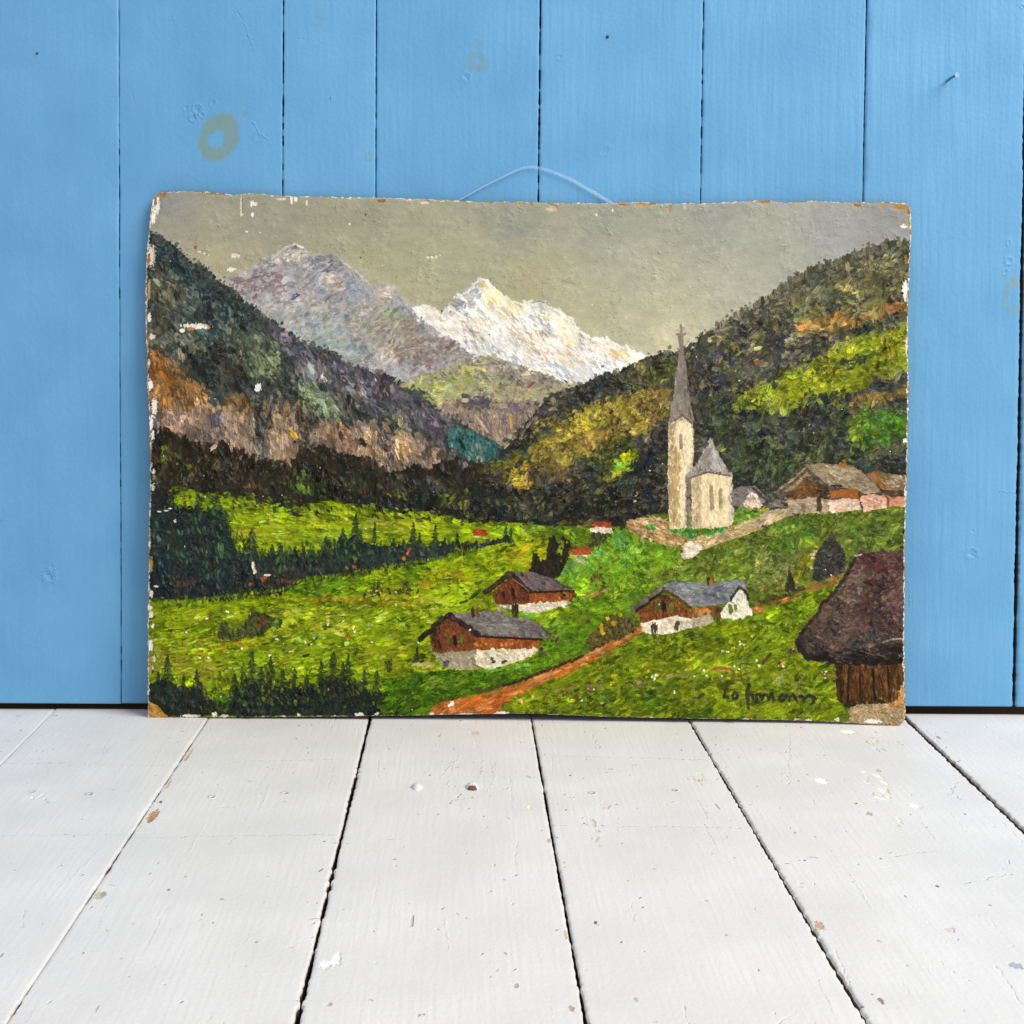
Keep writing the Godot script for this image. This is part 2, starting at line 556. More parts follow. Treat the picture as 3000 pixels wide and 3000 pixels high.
# ------------------------------------------------------------------ wall
func wall_paint() -> StandardMaterial3D:
	var c := Canvas.new(SHEET_W, SHEET_H, 11)
	var hairs := noise_bytes(SHEET_W, SHEET_H, 0.07, 1, SHEET_W, 90)
	var fine := noise_bytes(SHEET_W, SHEET_H, 0.09, 2)
	var broad := noise_bytes(SHEET_W, SHEET_H, 0.02, 3, 512, 351)
	var strength := PackedFloat32Array()
	strength.resize(SHEET_W)
	for x in SHEET_W:                       # the boards on the right were brushed drier
		strength[x] = lerpf(0.0002, 0.0008, smoothstep(0.15, 0.75, x / float(SHEET_W)))
	var tone := PackedFloat32Array()          # the boards were not all painted on one day
	tone.resize(SHEET_W)
	for x in SHEET_W:
		var at := SHEET_X + SHEET_WIDE * x / SHEET_W
		for b in [[-0.210, -2.0], [-0.110, 1.0], [-0.053, -1.5], [0.046, 1.0], [0.144, 0.0], [0.243, 2.5], [0.342, 3.0]]:
			if at > b[0]:
				tone[x] = b[1]
	var i := 0
	for y in SHEET_H:
		for x in SHEET_W:
			var m := (broad[i] - 128) * 0.05 + (hairs[i] - 128) * 0.014 + (fine[i] - 128) * 0.006 + tone[x]
			c.col[i] = Canvas.pack(101.0 + m, 162.0 + m, 205.0 + m * 0.8)
			c.ht[i] = hairs[i] * strength[x] * (0.3 + broad[i] * 0.006) + fine[i] * 0.0004 + broad[i] * 0.0012
			i += 1
	resin_ring(c, 471, 315, 35.4, 46.4, 0.45, 0.38, Color(0.50, 0.56, 0.47), 0.68)
	resin_ring(c, 517, 273, 5.5, 5.5, 0.00, 0.00, Color(0.50, 0.56, 0.47), 0.45)
	resin_ring(c, 480, 284, 7.3, 18.3, 1.20, 0.00, Color(0.50, 0.56, 0.47), 0.20)
	resin_ring(c, 931, 179, 22.0, 17.1, 0.70, 0.35, Color(0.45, 0.59, 0.62), 0.60)
	resin_ring(c, 928, 149, 9.8, 8.6, 0.00, 0.00, Color(0.45, 0.6, 0.66), 0.40)
	resin_ring(c, 919, 191, 7.3, 9.8, 0.30, 0.00, Color(0.45, 0.6, 0.62), 0.45)
	resin_ring(c, 737, 348, 7.3, 9.2, 0.00, 0.35, Color(0.45, 0.62, 0.64), 0.70)
	resin_ring(c, 648, 106, 11.0, 15.9, 0.20, 0.40, Color(0.42, 0.6, 0.72), 0.35)
	resin_ring(c, 1892, 588, 22.0, 31.8, 0.10, 0.62, Color(0.50, 0.62, 0.62), 0.85)
	resin_ring(c, 1868, 549, 6.1, 5.5, 0.00, 0.00, Color(0.5, 0.66, 0.7), 0.50)
	dent(c, 165, 1101, 12.2, 0.35)
	dent(c, 168, 1084, 6.1, 0.20)
	dent(c, 1824, 1051, 11.0, 0.30)
	dent(c, 1825, 1011, 4.9, 0.15)
	dent(c, 433, 265, 8.6, 0.30)
	dent(c, 426, 281, 7.3, 0.30)
	dent(c, 441, 275, 5.5, 0.25)
	dent(c, 413, 263, 5.5, 0.20)
	dent(c, 460, 254, 6.1, 0.15)
	dent(c, 541, 314, 7.3, 0.15)
	dent(c, 1880, 527, 7.3, 0.30)
	dent(c, 1879, 494, 4.9, 0.20)
	dent(c, 1874, 546, 4.9, 0.20)
	dent(c, 1157, 334, 11.0, 0.12)
	dent(c, 910, 206, 8.6, 0.20)
	dent(c, 1076, 170, 5.5, 0.15)
	dent(c, 1682, 208, 2.4, 0.20)
	dent(c, 1894, 77, 3.7, 0.30)
	dent(c, 1517, 263, 2.4, 0.15)
	score(c, 501, 95, 515, 110, -0.15)
	score(c, 515, 110, 535, 163, 0.15)
	score(c, 532, 290, 556, 320, 0.20)
	score(c, 374, 111, 393, 104, -0.12)
	score(c, 390, 104, 405, 105, 0.10)
	score(c, 319, 239, 321, 255, -0.10)
	score(c, 670, 241, 672, 253, 0.20)
	score(c, 610, 139, 625, 142, -0.10)
	score(c, 77, 1002, 94, 998, 0.15)
	score(c, 1711, 1101, 1718, 1163, 0.15)
	score(c, 1873, 940, 1916, 938, 0.20)
	var m := StandardMaterial3D.new()
	m.albedo_texture = c.color_texture()
	m.roughness = 0.5
	m.metallic_specular = 0.4
	m.heightmap_enabled = true
	m.heightmap_texture = c.height_texture()
	m.heightmap_scale = 0.1                  # one unit of thickness is a millimetre
	return m


# a knot that has bled through the paint: a ring of resin
func resin_ring(c: Canvas, x: float, y: float, rx: float, ry: float, turn: float, hole: float, tint: Color, most: float) -> void:
	for py in range(int(y - ry * 2.2), int(y + ry * 2.2)):
		for px in range(int(x - rx * 2.2), int(x + rx * 2.2)):
			if px < 0 or py < 0 or px >= c.w or py >= c.h:
				continue
			var q := Vector2(px - x, py - y).rotated(-turn)
			var d := Vector2(q.x / rx, q.y / ry).length() + 0.08 * c.wob.get_noise_2d(px * 1.1, py * 1.1)
			var inner := Vector2((q.x + rx * 0.08) / (rx * hole), (q.y - ry * 0.1) / (ry * hole)).length() + 0.35 * c.wob.get_noise_2d(px * 1.8 + 300.0, py * 1.0)
			var k := (1.0 - smoothstep(0.84, 1.06, d)) * most
			if hole > 0.0:
				k *= smoothstep(0.75, 1.2, inner)
			k *= 0.9 + 0.45 * c.wob.get_noise_2d(px * 5.0, py * 0.5)
			if k <= 0.0:
				continue
			var at := py * c.w + px
			var o := c.col[at]
			c.col[at] = Canvas.pack(lerpf(o & 255, tint.r8, k), lerpf((o >> 8) & 255, tint.g8, k), lerpf((o >> 16) & 255, tint.b8, k))


# a dent or a filled nail place under the paint
func dent(c: Canvas, x: float, y: float, r: float, deep: float) -> void:
	for py in range(maxi(0, int(y - r * 2.0)), mini(c.h, int(y + r * 2.0))):
		for px in range(maxi(0, int(x - r * 2.0)), mini(c.w, int(x + r * 2.0))):
			var d := Vector2(px - x, py - y).length() / r + 0.5 * c.wob.get_noise_2d(px * 3.0, py * 3.0)
			c.ht[py * c.w + px] += deep * (exp(-pow((d - 0.9) * 3.0, 2.0)) * 0.8 - exp(-d * d * 3.0))


# a shallow score or a run of paint
func score(c: Canvas, x0: float, y0: float, x1: float, y1: float, deep: float, loose := 6.0) -> void:
	var n := int(Vector2(x1 - x0, y1 - y0).length())
	for i in n:
		var s := i / float(n)
		var x := int(lerpf(x0, x1, s) + c.wob.get_noise_2d(i * 1.2, x0 + y0) * loose)
		var y := int(lerpf(y0, y1, s) + c.wob.get_noise_2d(i * 1.2 + 500.0, x0 - y0) * loose)
		if x < 1 or y < 1 or x >= c.w - 2 or y >= c.h - 2:
			continue
		var k := deep * (0.6 + c.wob.get_noise_2d(i * 3.0, 77.0))
		for o in [0, 1, c.w]:
			c.ht[y * c.w + x + o] += k


func build_wall() -> void:
	var wall := structure("wall")
	var blue := wall_paint()
	var bare := matte(Color(0.42, 0.34, 0.27), 0.95)
	var seams: Array[Dictionary] = [
		{"number": 0, "x0": -0.46000, "t0": 0.000, "x1": -0.46000, "t1": 0.500, "open": 0.00060, "uneven": 0.00030, "fine": 1.00, "bridged": -0.20, "shut": 0.30},
		{"number": 1, "x0": -0.33500, "t0": 0.000, "x1": -0.33500, "t1": 0.500, "open": 0.00060, "uneven": 0.00030, "fine": 1.00, "bridged": -0.20, "shut": 0.30},
		{"number": 2, "x0": -0.20988, "t0": 0.005, "x1": -0.20943, "t1": 0.434, "open": 0.00040, "uneven": 0.00060, "fine": 3.20, "bridged": -0.02, "shut": 0.15},
		{"number": 3, "x0": -0.11009, "t0": 0.319, "x1": -0.10967, "t1": 0.435, "open": 0.00080, "uneven": 0.00040, "fine": 3.40, "bridged": -0.10, "shut": 0.25},
		{"number": 4, "x0": -0.05338, "t0": 0.318, "x1": -0.05349, "t1": 0.435, "open": 0.00055, "uneven": 0.00020, "fine": 1.00, "bridged": -0.60, "shut": 0.30},
		{"number": 5, "x0": 0.04552, "t0": 0.314, "x1": 0.04586, "t1": 0.436, "open": 0.00090, "uneven": 0.00040, "fine": 3.00, "bridged": -0.20, "shut": 0.30},
		{"number": 6, "x0": 0.14421, "t0": 0.315, "x1": 0.14478, "t1": 0.436, "open": 0.00080, "uneven": 0.00040, "fine": 3.60, "bridged": -0.05, "shut": 0.25},
		{"number": 7, "x0": 0.24309, "t0": 0.316, "x1": 0.24349, "t1": 0.437, "open": 0.00080, "uneven": 0.00020, "fine": 1.00, "bridged": -0.70, "shut": 0.30},
		{"number": 8, "x0": 0.34203, "t0": 0.005, "x1": 0.34115, "t1": 0.335, "open": 0.00200, "uneven": 0.00050, "fine": 0.60, "bridged": -0.80, "shut": 0.30},
		{"number": 9, "x0": 0.44100, "t0": 0.000, "x1": 0.44100, "t1": 0.500, "open": 0.00080, "uneven": 0.00030, "fine": 1.00, "bridged": -0.30, "shut": 0.30},
		{"number": 10, "x0": 0.54100, "t0": 0.000, "x1": 0.54100, "t1": 0.500, "open": 0.00080, "uneven": 0.00030, "fine": 1.00, "bridged": -0.30, "shut": 0.30},
	]
	var lifts := [0.0004, 0.0006, 0.0, 0.0002, -0.0001, 0.0001, 0.0, 0.0002, 0.0006, 0.0]
	for i in seams.size() - 1:
		var low: float = 0.0042 + 0.0012 * clampf(i / 7.0, 0.0, 1.0)
		var o := part("wall_plank", plank(true, low, 0.62, 0.0008, seams[i], seams[i + 1], lifts[i], 0.0007 if i < 7 else 0.0013), wall)
		o.set_surface_override_material(0, blue)
		o.set_surface_override_material(1, bare)
	var back := structure("wall_backing")
	var b := BoxMesh.new()
	b.size = Vector3(1.7, 0.78, 0.02)
	part("backing_panel", b, back, matte(Color(0.40, 0.32, 0.26), 0.95)).position = Vector3(0.05, 0.265, -0.11)
	var planks := wall.get_children()
	for a in [[-0.25862, 0.40204, 0.00067, 1], [0.08675, 0.41388, 0.00096, 5]]:
		var d := part("nail_head", dome(a[2], 0.0004, 3), planks[a[3]], matte(Color(0.09, 0.11, 0.14), 0.5))
		d.position = Vector3(a[0], a[1], 0.0004 + lifts[a[3]])
		d.rotation.x = PI / 2


func build_nail() -> void:
	var foot := Vector3(0.29274, 0.38827, 0.00010)
	var tip := Vector3(0.29459, 0.38983, 0.01150)
	var nail := Node3D.new()
	nail.name = "nail"
	add_child(nail)
	nail.position = foot
	tag(nail, "small bent blue painted nail sticking out of the blue wall", "nail")
	var along := (tip - foot).normalized()
	var steel := matte(Color(0.30, 0.48, 0.62), 0.4)
	var line := PackedVector3Array()
	for i in 7:
		line.append((tip - foot) * (i / 6.0) - along * (0.004 if i == 0 else 0.0) + Vector3(0, 0.0004, 0) * sin(PI * i / 6.0))
	part("shaft", tube(line, 0.0008), nail, steel)
	var head := CylinderMesh.new()
	head.top_radius = 0.0015
	head.bottom_radius = 0.0009
	head.height = 0.0009
	head.radial_segments = 20
	var h := part("head", head, nail, matte(Color(0.46, 0.62, 0.74), 0.4))
	h.transform = Transform3D(Basis(Quaternion(Vector3.UP, along)), tip - foot)


# ------------------------------------------------------------------ floor
func floor_paint() -> StandardMaterial3D:
	var c := Canvas.new(SHEET_W, SHEET_H, 21)
	var hairs := noise_bytes(SHEET_W, SHEET_H, 0.1, 4, SHEET_W, 80)
	var fine := noise_bytes(SHEET_W, SHEET_H, 0.12, 5)
	var broad := noise_bytes(SHEET_W, SHEET_H, 0.02, 6, 512, 351)
	var cross := noise_bytes(SHEET_W, SHEET_H, 0.06, 7, 700, SHEET_H)
	for i in SHEET_W * SHEET_H:
		var m := (broad[i] - 128) * 0.05 + (hairs[i] - 128) * 0.006
		c.col[i] = Canvas.pack(213.0 + m, 211.5 + m, 209.5 + m)
		c.ht[i] = hairs[i] * (0.00006 + broad[i] * 0.0000035) + fine[i] * 0.00045 + broad[i] * 0.0014 + cross[i] * 0.0002
	c.chips([471, 710, 11.6, 46.8], [0xc9a57c, 0xb98f62], -0.10)
	c.chips([471, 726, 7.7, 21.6], [0xb08454], -0.10)
	c.chips([463, 575, 5.2, 44.1], [0xd8c4a6], -0.10)
	c.chips([465, 421, 4.5, 47.2], [0xd2bca0], -0.10)
	c.chips([465, 448, 5.5, 24.8], [0xc8b090], -0.10)
	c.chips([1323, 1062, 11.0, 23.6], [0xc0a082, 0xb49072], -0.10)
	c.chips([1027, 1088, 3.5, 23.0], [0xcdb08c], -0.10)
	c.chips([1020, 1258, 5.5, 11.2], [0xb49e8a], -0.10)
	c.chips([1026, 798, 6.5, 14.9], [0xc8a684], -0.10)
	c.chips([930, 302, 12.9, 20.0], [0xcdbfae], -0.10)
	c.chips([468, 983, 14.2, 22.3], [0xc2bda0], -0.10)
	c.chips([471, 981, 6.7, 12.2], [0xa8a388], -0.10)
	c.chips([1087, 1238, 4.9, 8.6], [0xc4b8ac], -0.10)
	c.chips([1340, 1239, 4.9, 12.9], [0x8c827a], -0.10)
	c.chips([1317, 1252, 4.2, 7.0], [0x8a8078], -0.10)
	c.chips([1511, 1160, 13.3, 14.4], [0xa8aab4], -0.10)
	c.chips([1491, 690, 7.8, 13.8], [0xb4aca0], -0.10)
	c.chips([1471, 1071, 11.7, 12.5], [0xc8c4b8], -0.10)
	c.chips([1563, 495, 7.5, 13.4], [0xb8b6b0], -0.10)
	c.chips([1722, 312, 6.9, 15.7], [0x9a9a98], -0.10)
	c.chips([404, 1148, 3.8, 11.5], [0xb8b4ac], -0.10)
	c.chips([762, 1165, 11.1, 19.2], [0xf2f2f0], -0.10)
	c.chips([772, 1154, 9.7, 32.5], [0xf0f0ee], -0.10)
	c.chips([1462, 549, 15.6, 28.6], [0xf2f2ee], -0.10)
	c.chips([1577, 287, 23.4, 24.1], [0xf4f4f0], -0.10)
	c.chips([1569, 657, 14.8, 22.8], [0xf4f4f0], -0.10)
	c.chips([774, 1251, 4.2, 9.9], [0xc8a8a4], -0.10)
	c.chips([966, 1210, 5.0, 9.0], [0xb0aeac], -0.10)
	c.chips([851, 1056, 3.2, 33.2], [0xc0b8b4], -0.10)
	c.chips([1116, 661, 16.8, 20.0], [0xd6d0cc], -0.10)
	c.dabs([1534, 507, 1566, 507, 1544, 621, 1514, 647], [0xe3e3c0], 0.35, 80.0, 20.0, 22.0, 4.0, 0.0)
	c.dabs([1587, 326, 1617, 326, 1606, 402, 1580, 420], [0xe2e2c6], 0.35, 80.0, 20.0, 22.0, 4.0, 0.0)
	c.dabs([1523, 715, 1540, 714, 1540, 736, 1526, 741], [0xe4e6be], 0.35, 80.0, 20.0, 22.0, 4.0, 0.0)
	c.dabs([994, 658, 1019, 658, 1029, 674, 1011, 678], [0xe6e8ca], 0.35, 80.0, 20.0, 22.0, 4.0, 0.0)
	c.dabs([1257, 504, 1284, 503, 1287, 555, 1266, 568], [0xe0dfc8], 0.35, 80.0, 20.0, 22.0, 4.0, 0.0)
	c.dabs([1094, 710, 1104, 710, 1097, 823, 1087, 850], [0xdad6c2], 0.35, 80.0, 20.0, 22.0, 4.0, 0.0)
	c.dabs([266, 634, 292, 634, 307, 650, 291, 655], [0xdcdcd8], 0.35, 80.0, 20.0, 22.0, 4.0, 0.0)
	dent(c, 271, 615, 4.6, 0.80)
	dent(c, 358, 624, 5.1, 0.80)
	dent(c, 540, 630, 5.0, 0.70)
	dent(c, 646, 612, 6.1, 0.60)
	dent(c, 1104, 605, 4.6, 1.00)
	dent(c, 1230, 591, 4.1, 1.00)
	dent(c, 121, 215, 3.7, 0.90)
	dent(c, 185, 212, 3.7, 0.80)
	dent(c, 1144, 494, 3.2, 0.60)
	dent(c, 1184, 474, 2.7, 0.60)
	dent(c, 902, 489, 2.2, 0.80)
	dent(c, 1331, 952, 2.1, 0.50)
	score(c, 178, 482, 274, 479, -0.30)
	score(c, 274, 479, 449, 487, -0.21)
	score(c, 502, 482, 584, 455, -0.18)
	score(c, 585, 460, 715, 447, -0.30)
	score(c, 282, 789, 457, 786, -0.18)
	score(c, 458, 791, 735, 779, -0.21)
	score(c, 1041, 420, 1304, 443, -0.30)
	score(c, 1036, 738, 1311, 747, -0.24)
	score(c, 971, 328, 1027, 365, -0.24)
	score(c, 876, 543, 896, 458, 0.18)
	score(c, 887, 574, 907, 404, 0.18)
	score(c, 933, 574, 946, 440, 0.18)
	score(c, 954, 589, 965, 457, 0.18)
	score(c, 948, 604, 959, 475, 0.15)
	score(c, 913, 635, 898, 642, -0.36)
	score(c, 908, 612, 892, 647, -0.54)
	score(c, 558, 672, 587, 673, -0.30)
	score(c, 451, 213, 504, 374, 0.12)
	score(c, 1132, 305, 1137, 401, -0.30)
	score(c, 1470, 299, 1406, 566, -0.18)
	score(c, 1419, 396, 1455, 386, -0.15)
	score(c, 1441, 423, 1504, 413, -0.24)
	score(c, 1635, 609, 1668, 546, -0.30)
	score(c, 1478, 850, 1540, 826, -0.24)
	score(c, 1535, 938, 1608, 905, -0.24)
	score(c, 1431, 1153, 1450, 1200, -0.18)
	score(c, 1646, 578, 1643, 631, -0.36)
	score(c, 1757, 479, 1775, 528, -0.18)
	score(c, 1224, 1288, 1248, 1260, -0.18)
	score(c, 1089, 223, 1129, 243, -0.18)
	score(c, 434, 841, 416, 963, 0.12)
	var dirt := RandomNumberGenerator.new()
	dirt.seed = 31
	for k in 520:
		var x := dirt.randf_range(30.0, SHEET_W - 30.0)
		var y := dirt.randf_range(190.0, SHEET_H - 40.0)
		var long := dirt.randf_range(2.0, 9.0) * (3.0 if k % 17 == 0 else 1.0)
		c.stroke(x, y, PI * 0.5 + dirt.randfn() * 0.7, long, dirt.randf_range(1.0, 2.2), [0xb4b2ac, 0xc4c0b6, 0xa2a09a, 0xcac6bc, 0x8e8a84][k % 5], -0.15)
	for k in 26:
		var x := dirt.randf_range(60.0, SHEET_W - 60.0)
		var y := dirt.randf_range(220.0, SHEET_H - 60.0)
		c.chips([x, y, dirt.randf_range(2.0, 4.5), dirt.randf_range(3.0, 8.0)], [0x6e6a66, 0x8a867e, 0xa09a90], -0.2)
	for k in 160:
		var x := dirt.randf_range(60.0, SHEET_W - 60.0)
		var y := dirt.randf_range(200.0, SHEET_H - 80.0)
		score(c, x, y, x + dirt.randfn() * 5.0, y + dirt.randf_range(20.0, 110.0), dirt.randf_range(-0.22, 0.16), 3.0)
	var m := StandardMaterial3D.new()
	m.albedo_texture = c.color_texture()
	m.roughness = 0.55
	m.metallic_specular = 0.4
	m.heightmap_enabled = true
	m.heightmap_texture = c.height_texture()
	m.heightmap_scale = 0.1
	return m


func build_floor() -> void:
	var floor_ := structure("floor")
	var white := floor_paint()
	var bare := matte(Color(0.42, 0.33, 0.26), 0.95)
	var seams: Array[Dictionary] = [
		{"number": 30, "x0": -0.45000, "t0": 0.000, "x1": -0.45000, "t1": 0.500, "open": 0.00060, "uneven": 0.00030, "fine": 1.00, "bridged": -0.20, "shut": 0.30},
		{"number": 31, "x0": -0.34500, "t0": 0.000, "x1": -0.34500, "t1": 0.500, "open": 0.00060, "uneven": 0.00030, "fine": 1.00, "bridged": -0.20, "shut": 0.30},
		{"number": 32, "x0": -0.25124, "t0": -0.004, "x1": -0.24865, "t1": 0.107, "open": 0.00080, "uneven": 0.00050, "fine": 2.40, "bridged": -0.02, "shut": 0.30},
		{"number": 33, "x0": -0.15337, "t0": 0.020, "x1": -0.15334, "t1": 0.383, "open": 0.00060, "uneven": 0.00100, "fine": 1.60, "bridged": -0.20, "shut": 0.30},
		{"number": 34, "x0": -0.05538, "t0": 0.014, "x1": -0.05531, "t1": 0.382, "open": 0.00180, "uneven": 0.00090, "fine": 2.40, "bridged": -0.45, "shut": 0.35},
		{"number": 35, "x0": 0.04291, "t0": 0.011, "x1": 0.04304, "t1": 0.381, "open": 0.00130, "uneven": 0.00060, "fine": 2.00, "bridged": -0.40, "shut": 0.35},
		{"number": 36, "x0": 0.13888, "t0": 0.018, "x1": 0.13904, "t1": 0.380, "open": 0.00170, "uneven": 0.00050, "fine": 5.00, "bridged": -0.25, "shut": 0.40},
		{"number": 37, "x0": 0.27248, "t0": 0.009, "x1": 0.26691, "t1": 0.198, "open": 0.00340, "uneven": 0.00050, "fine": 1.20, "bridged": -0.90, "shut": 0.30},
		{"number": 38, "x0": 0.36800, "t0": 0.000, "x1": 0.36800, "t1": 0.500, "open": 0.00080, "uneven": 0.00030, "fine": 1.00, "bridged": -0.30, "shut": 0.30},
		{"number": 39, "x0": 0.46600, "t0": 0.000, "x1": 0.46600, "t1": 0.500, "open": 0.00080, "uneven": 0.00030, "fine": 1.00, "bridged": -0.30, "shut": 0.30},
	]
	var lifts := [0.0, 0.0, 0.0002, -0.0002, 0.0, -0.0001, 0.0002, -0.0003, 0.0]
	for i in seams.size() - 1:
		var o := part("floor_board", plank(false, -0.003, 0.95, 0.0008, seams[i], seams[i + 1], lifts[i], 0.0008), floor_)
		o.set_surface_override_material(0, white)
		o.set_surface_override_material(1, bare)
	var under := structure("subfloor")
	var b := BoxMesh.new()
	b.size = Vector3(1.7, 0.02, 1.1)
	part("subfloor_sheet", b, under, matte(Color(0.40, 0.32, 0.26), 0.95)).position = Vector3(0.05, -0.11, 0.42)
	var paint := matte(Color(0.82, 0.815, 0.81), 0.55)
	var boards := floor_.get_children()
	for a in [[-0.02230, 0.14085, 0.00299, 1, 4, false], [0.00618, 0.13934, 0.00334, 2, 4, true]]:
		var k := part("knot", dome(a[2] * 1.05, a[2] * 0.8, int(a[3])), boards[a[4]], paint)
		k.position = Vector3(a[0], lifts[a[4]] - 0.0001, a[1])
		k.scale.z = 1.5
		if a[5]:
			var s := part("bare_wood", dome(a[2] * 0.6, a[2] * 0.25, 9), k, matte(Color(0.42, 0.30, 0.2), 0.8))
			s.position = Vector3(0.0, a[2] * 0.28, a[2] * 0.82)
			s.rotation.x = 0.9
			s.scale = Vector3(1.15, 1.0, 0.8)


# ------------------------------------------------------------------ the picture
func spot_on_board(x: float, y: float) -> Vector3:
	var u := (x - RIM) / (CANVAS_W - 2.0 * RIM)
	var v := (y - RIM) / (CANVAS_H - 2.0 * RIM)
	var flat := TOP_LEFT.lerp(TOP_RIGHT, u).lerp(BOTTOM_LEFT.lerp(BOTTOM_RIGHT, u), v)
	var bow := -0.0015 * v * 4.0 * u * (1.0 - u) + 0.0016 * smoothstep(0.86, 1.0, u) * smoothstep(0.75, 1.0, v)
	return flat + Vector3(0, 0.06, 0.998) * bow


func board_point(s: float, t: float) -> Vector2:
	var y0 := RIM + t * (CANVAS_H - 2.0 * RIM)
	var left := Canvas.edge_at(EDGE_LEFT, y0) + 1.6 * jag.get_noise_2d(y0 * 2.0, 10.0) + 1.2 * jag.get_noise_2d(y0 * 6.0, 13.0) + 7.0 * exp(-t * 170.0)
	var right := Canvas.edge_at(EDGE_RIGHT, y0) + 1.3 * jag.get_noise_2d(y0 * 2.0, 20.0) + 1.0 * jag.get_noise_2d(y0 * 6.0, 23.0) - 5.0 * exp(-t * 200.0) - 6.0 * exp((t - 1.0) * 160.0)
	var x := lerpf(left, right, s)
	var top := Canvas.edge_at(EDGE_TOP, x) + 1.6 * jag.get_noise_2d(x * 1.5, 30.0) + 1.3 * jag.get_noise_2d(x * 5.0, 33.0) + 5.0 * exp(-s * 260.0) + 3.0 * exp((s - 1.0) * 300.0)
	var bottom := Canvas.edge_at(EDGE_BOTTOM, x) + 0.6 * jag.get_noise_2d(x * 3.0, 40.0) - 5.0 * exp((s - 1.0) * 240.0)
	return Vector2(x, lerpf(top, bottom, t))


func build_painting() -> void:
	var base := (BOTTOM_LEFT + BOTTOM_RIGHT) * 0.5
	var painting := Node3D.new()
	painting.name = "painting"
	add_child(painting)
	painting.position = base
	tag(painting, "unframed alpine village oil painting on worn board leaning against the blue wall", "painting")
	var c := Canvas.new(CANVAS_W, CANVAS_H, 5)
	paint_picture(c)
	c.settle()
	c.settle()
	c.clot()
	var nx := 380
	var ny := 264
	var st := SurfaceTool.new()
	st.begin(Mesh.PRIMITIVE_TRIANGLES)
	var out := (TOP_RIGHT - TOP_LEFT).cross(TOP_LEFT - BOTTOM_LEFT).normalized()
	for j in ny + 1:
		for i in nx + 1:
			var q := board_point(i / float(nx), j / float(ny))
			var rise := 0.0
			if i > 0 and j > 0 and i < nx and j < ny:
				var at := clampi(int(q.y), 1, CANVAS_H - 2) * CANVAS_W + clampi(int(q.x), 1, CANVAS_W - 2)
				rise = (c.ht[at] + c.ht[at + 1] + c.ht[at + CANVAS_W] + c.ht[at - 1] + c.ht[at - CANVAS_W]) * 0.2 * 0.0005
			st.set_uv(Vector2(q.x / CANVAS_W, q.y / CANVAS_H))
			st.add_vertex(spot_on_board(q.x, q.y) - base + out * rise)
	for j in ny:
		for i in nx:
			var a := j * (nx + 1) + i
			face(st, a, a + 1, a + nx + 1, a + nx + 2, false)
	st.generate_normals()
	var oil := StandardMaterial3D.new()
	oil.albedo_texture = c.color_texture()
	oil.texture_repeat = false
	oil.roughness = 0.33
	oil.metallic_specular = 0.26
	oil.heightmap_enabled = true
	oil.heightmap_texture = c.height_texture()
	oil.heightmap_scale = 0.044
	part("paint_layer", st.commit(), painting, oil)
	# the board: its edges and its back
	var body := SurfaceTool.new()
	body.begin(Mesh.PRIMITIVE_TRIANGLES)
	var loop := PackedVector3Array()
	for i in nx:
		loop.append(on_rim(i / float(nx), 0.0))
	for j in ny:
		loop.append(on_rim(1.0, j / float(ny)))
	for i in nx:
		loop.append(on_rim(1.0 - i / float(nx), 1.0))
	for j in ny:
		loop.append(on_rim(0.0, 1.0 - j / float(ny)))
	var n := loop.size()
	var layers := [0.0, 0.0006, 0.0014, 0.0022, 0.0028]
	for k in layers.size():
		for i in n:
			var fray: float = 0.00035 * jag.get_noise_2d(i * 5.0, k * 60.0) * (0.0 if k == 0 else 1.0)
			var inward := (-loop[i] + Vector3(0.04, 0.16, 0.0)).normalized()
			body.add_vertex(loop[i] - base - out * layers[k] + inward * (fray + (0.0003 if k == 4 else 0.0)))
	for k in layers.size() - 1:
		for i in n:
			face(body, k * n + i, k * n + (i + 1) % n, (k + 1) * n + i, (k + 1) * n + (i + 1) % n, true)
	var first := layers.size() * n
	var bx := 38
	var by := 26
	for j in by + 1:
		for i in bx + 1:
			var q := board_point(i / float(bx), j / float(by))
			body.add_vertex(spot_on_board(q.x, q.y) - base - out * 0.0028)
	for j in by:
		for i in bx:
			var a := first + j * (bx + 1) + i
			face(body, a, a + 1, a + bx + 1, a + bx + 2, true)
	body.generate_normals()
	var card := matte(Color(1, 1, 1), 0.9)
	var speck := NoiseTexture2D.new()
	speck.width = 256
	speck.height = 256
	speck.noise = FastNoiseLite.new()
	speck.noise.frequency = 0.06
	var ramp := Gradient.new()
	ramp.colors = PackedColorArray([Color(0.40, 0.26, 0.12), Color(0.66, 0.46, 0.22), Color(0.82, 0.70, 0.50)])
	ramp.offsets = PackedFloat32Array([0.2, 0.55, 0.85])
	speck.color_ramp = ramp
	card.albedo_texture = speck
	card.uv1_triplanar = true
	card.uv1_scale = Vector3(18, 18, 18)
	part("board", body.commit(), painting, card)
	# the nylon line that it hung by, tied at the back
	var nylon := matte(Color(0.78, 0.87, 0.95, 0.14), 0.18)
	nylon.transparency = BaseMaterial3D.TRANSPARENCY_ALPHA
	var curve := Curve3D.new()
	for p in [[-0.01404, 0.30678, 0.00160, 0.00418, 0.00209], [-0.00371, 0.31406, 0.00160, 0.00522, 0.00292], [0.01903, 0.32656, 0.00160, 0.00626, 0.00292], [0.04072, 0.33512, 0.00160, 0.00626, 0.00000], [0.06669, 0.32681, 0.00160, 0.00626, -0.00334], [0.09065, 0.31311, 0.00160, 0.00418, -0.00251], [0.10213, 0.30636, 0.00160, 0.00334, -0.00209]]:
		curve.add_point(Vector3(p[0], p[1], p[2]) - base, Vector3(-p[3], -p[4], 0), Vector3(p[3], p[4], 0))
	var path := curve.tessellate_even_length(6, 0.002)
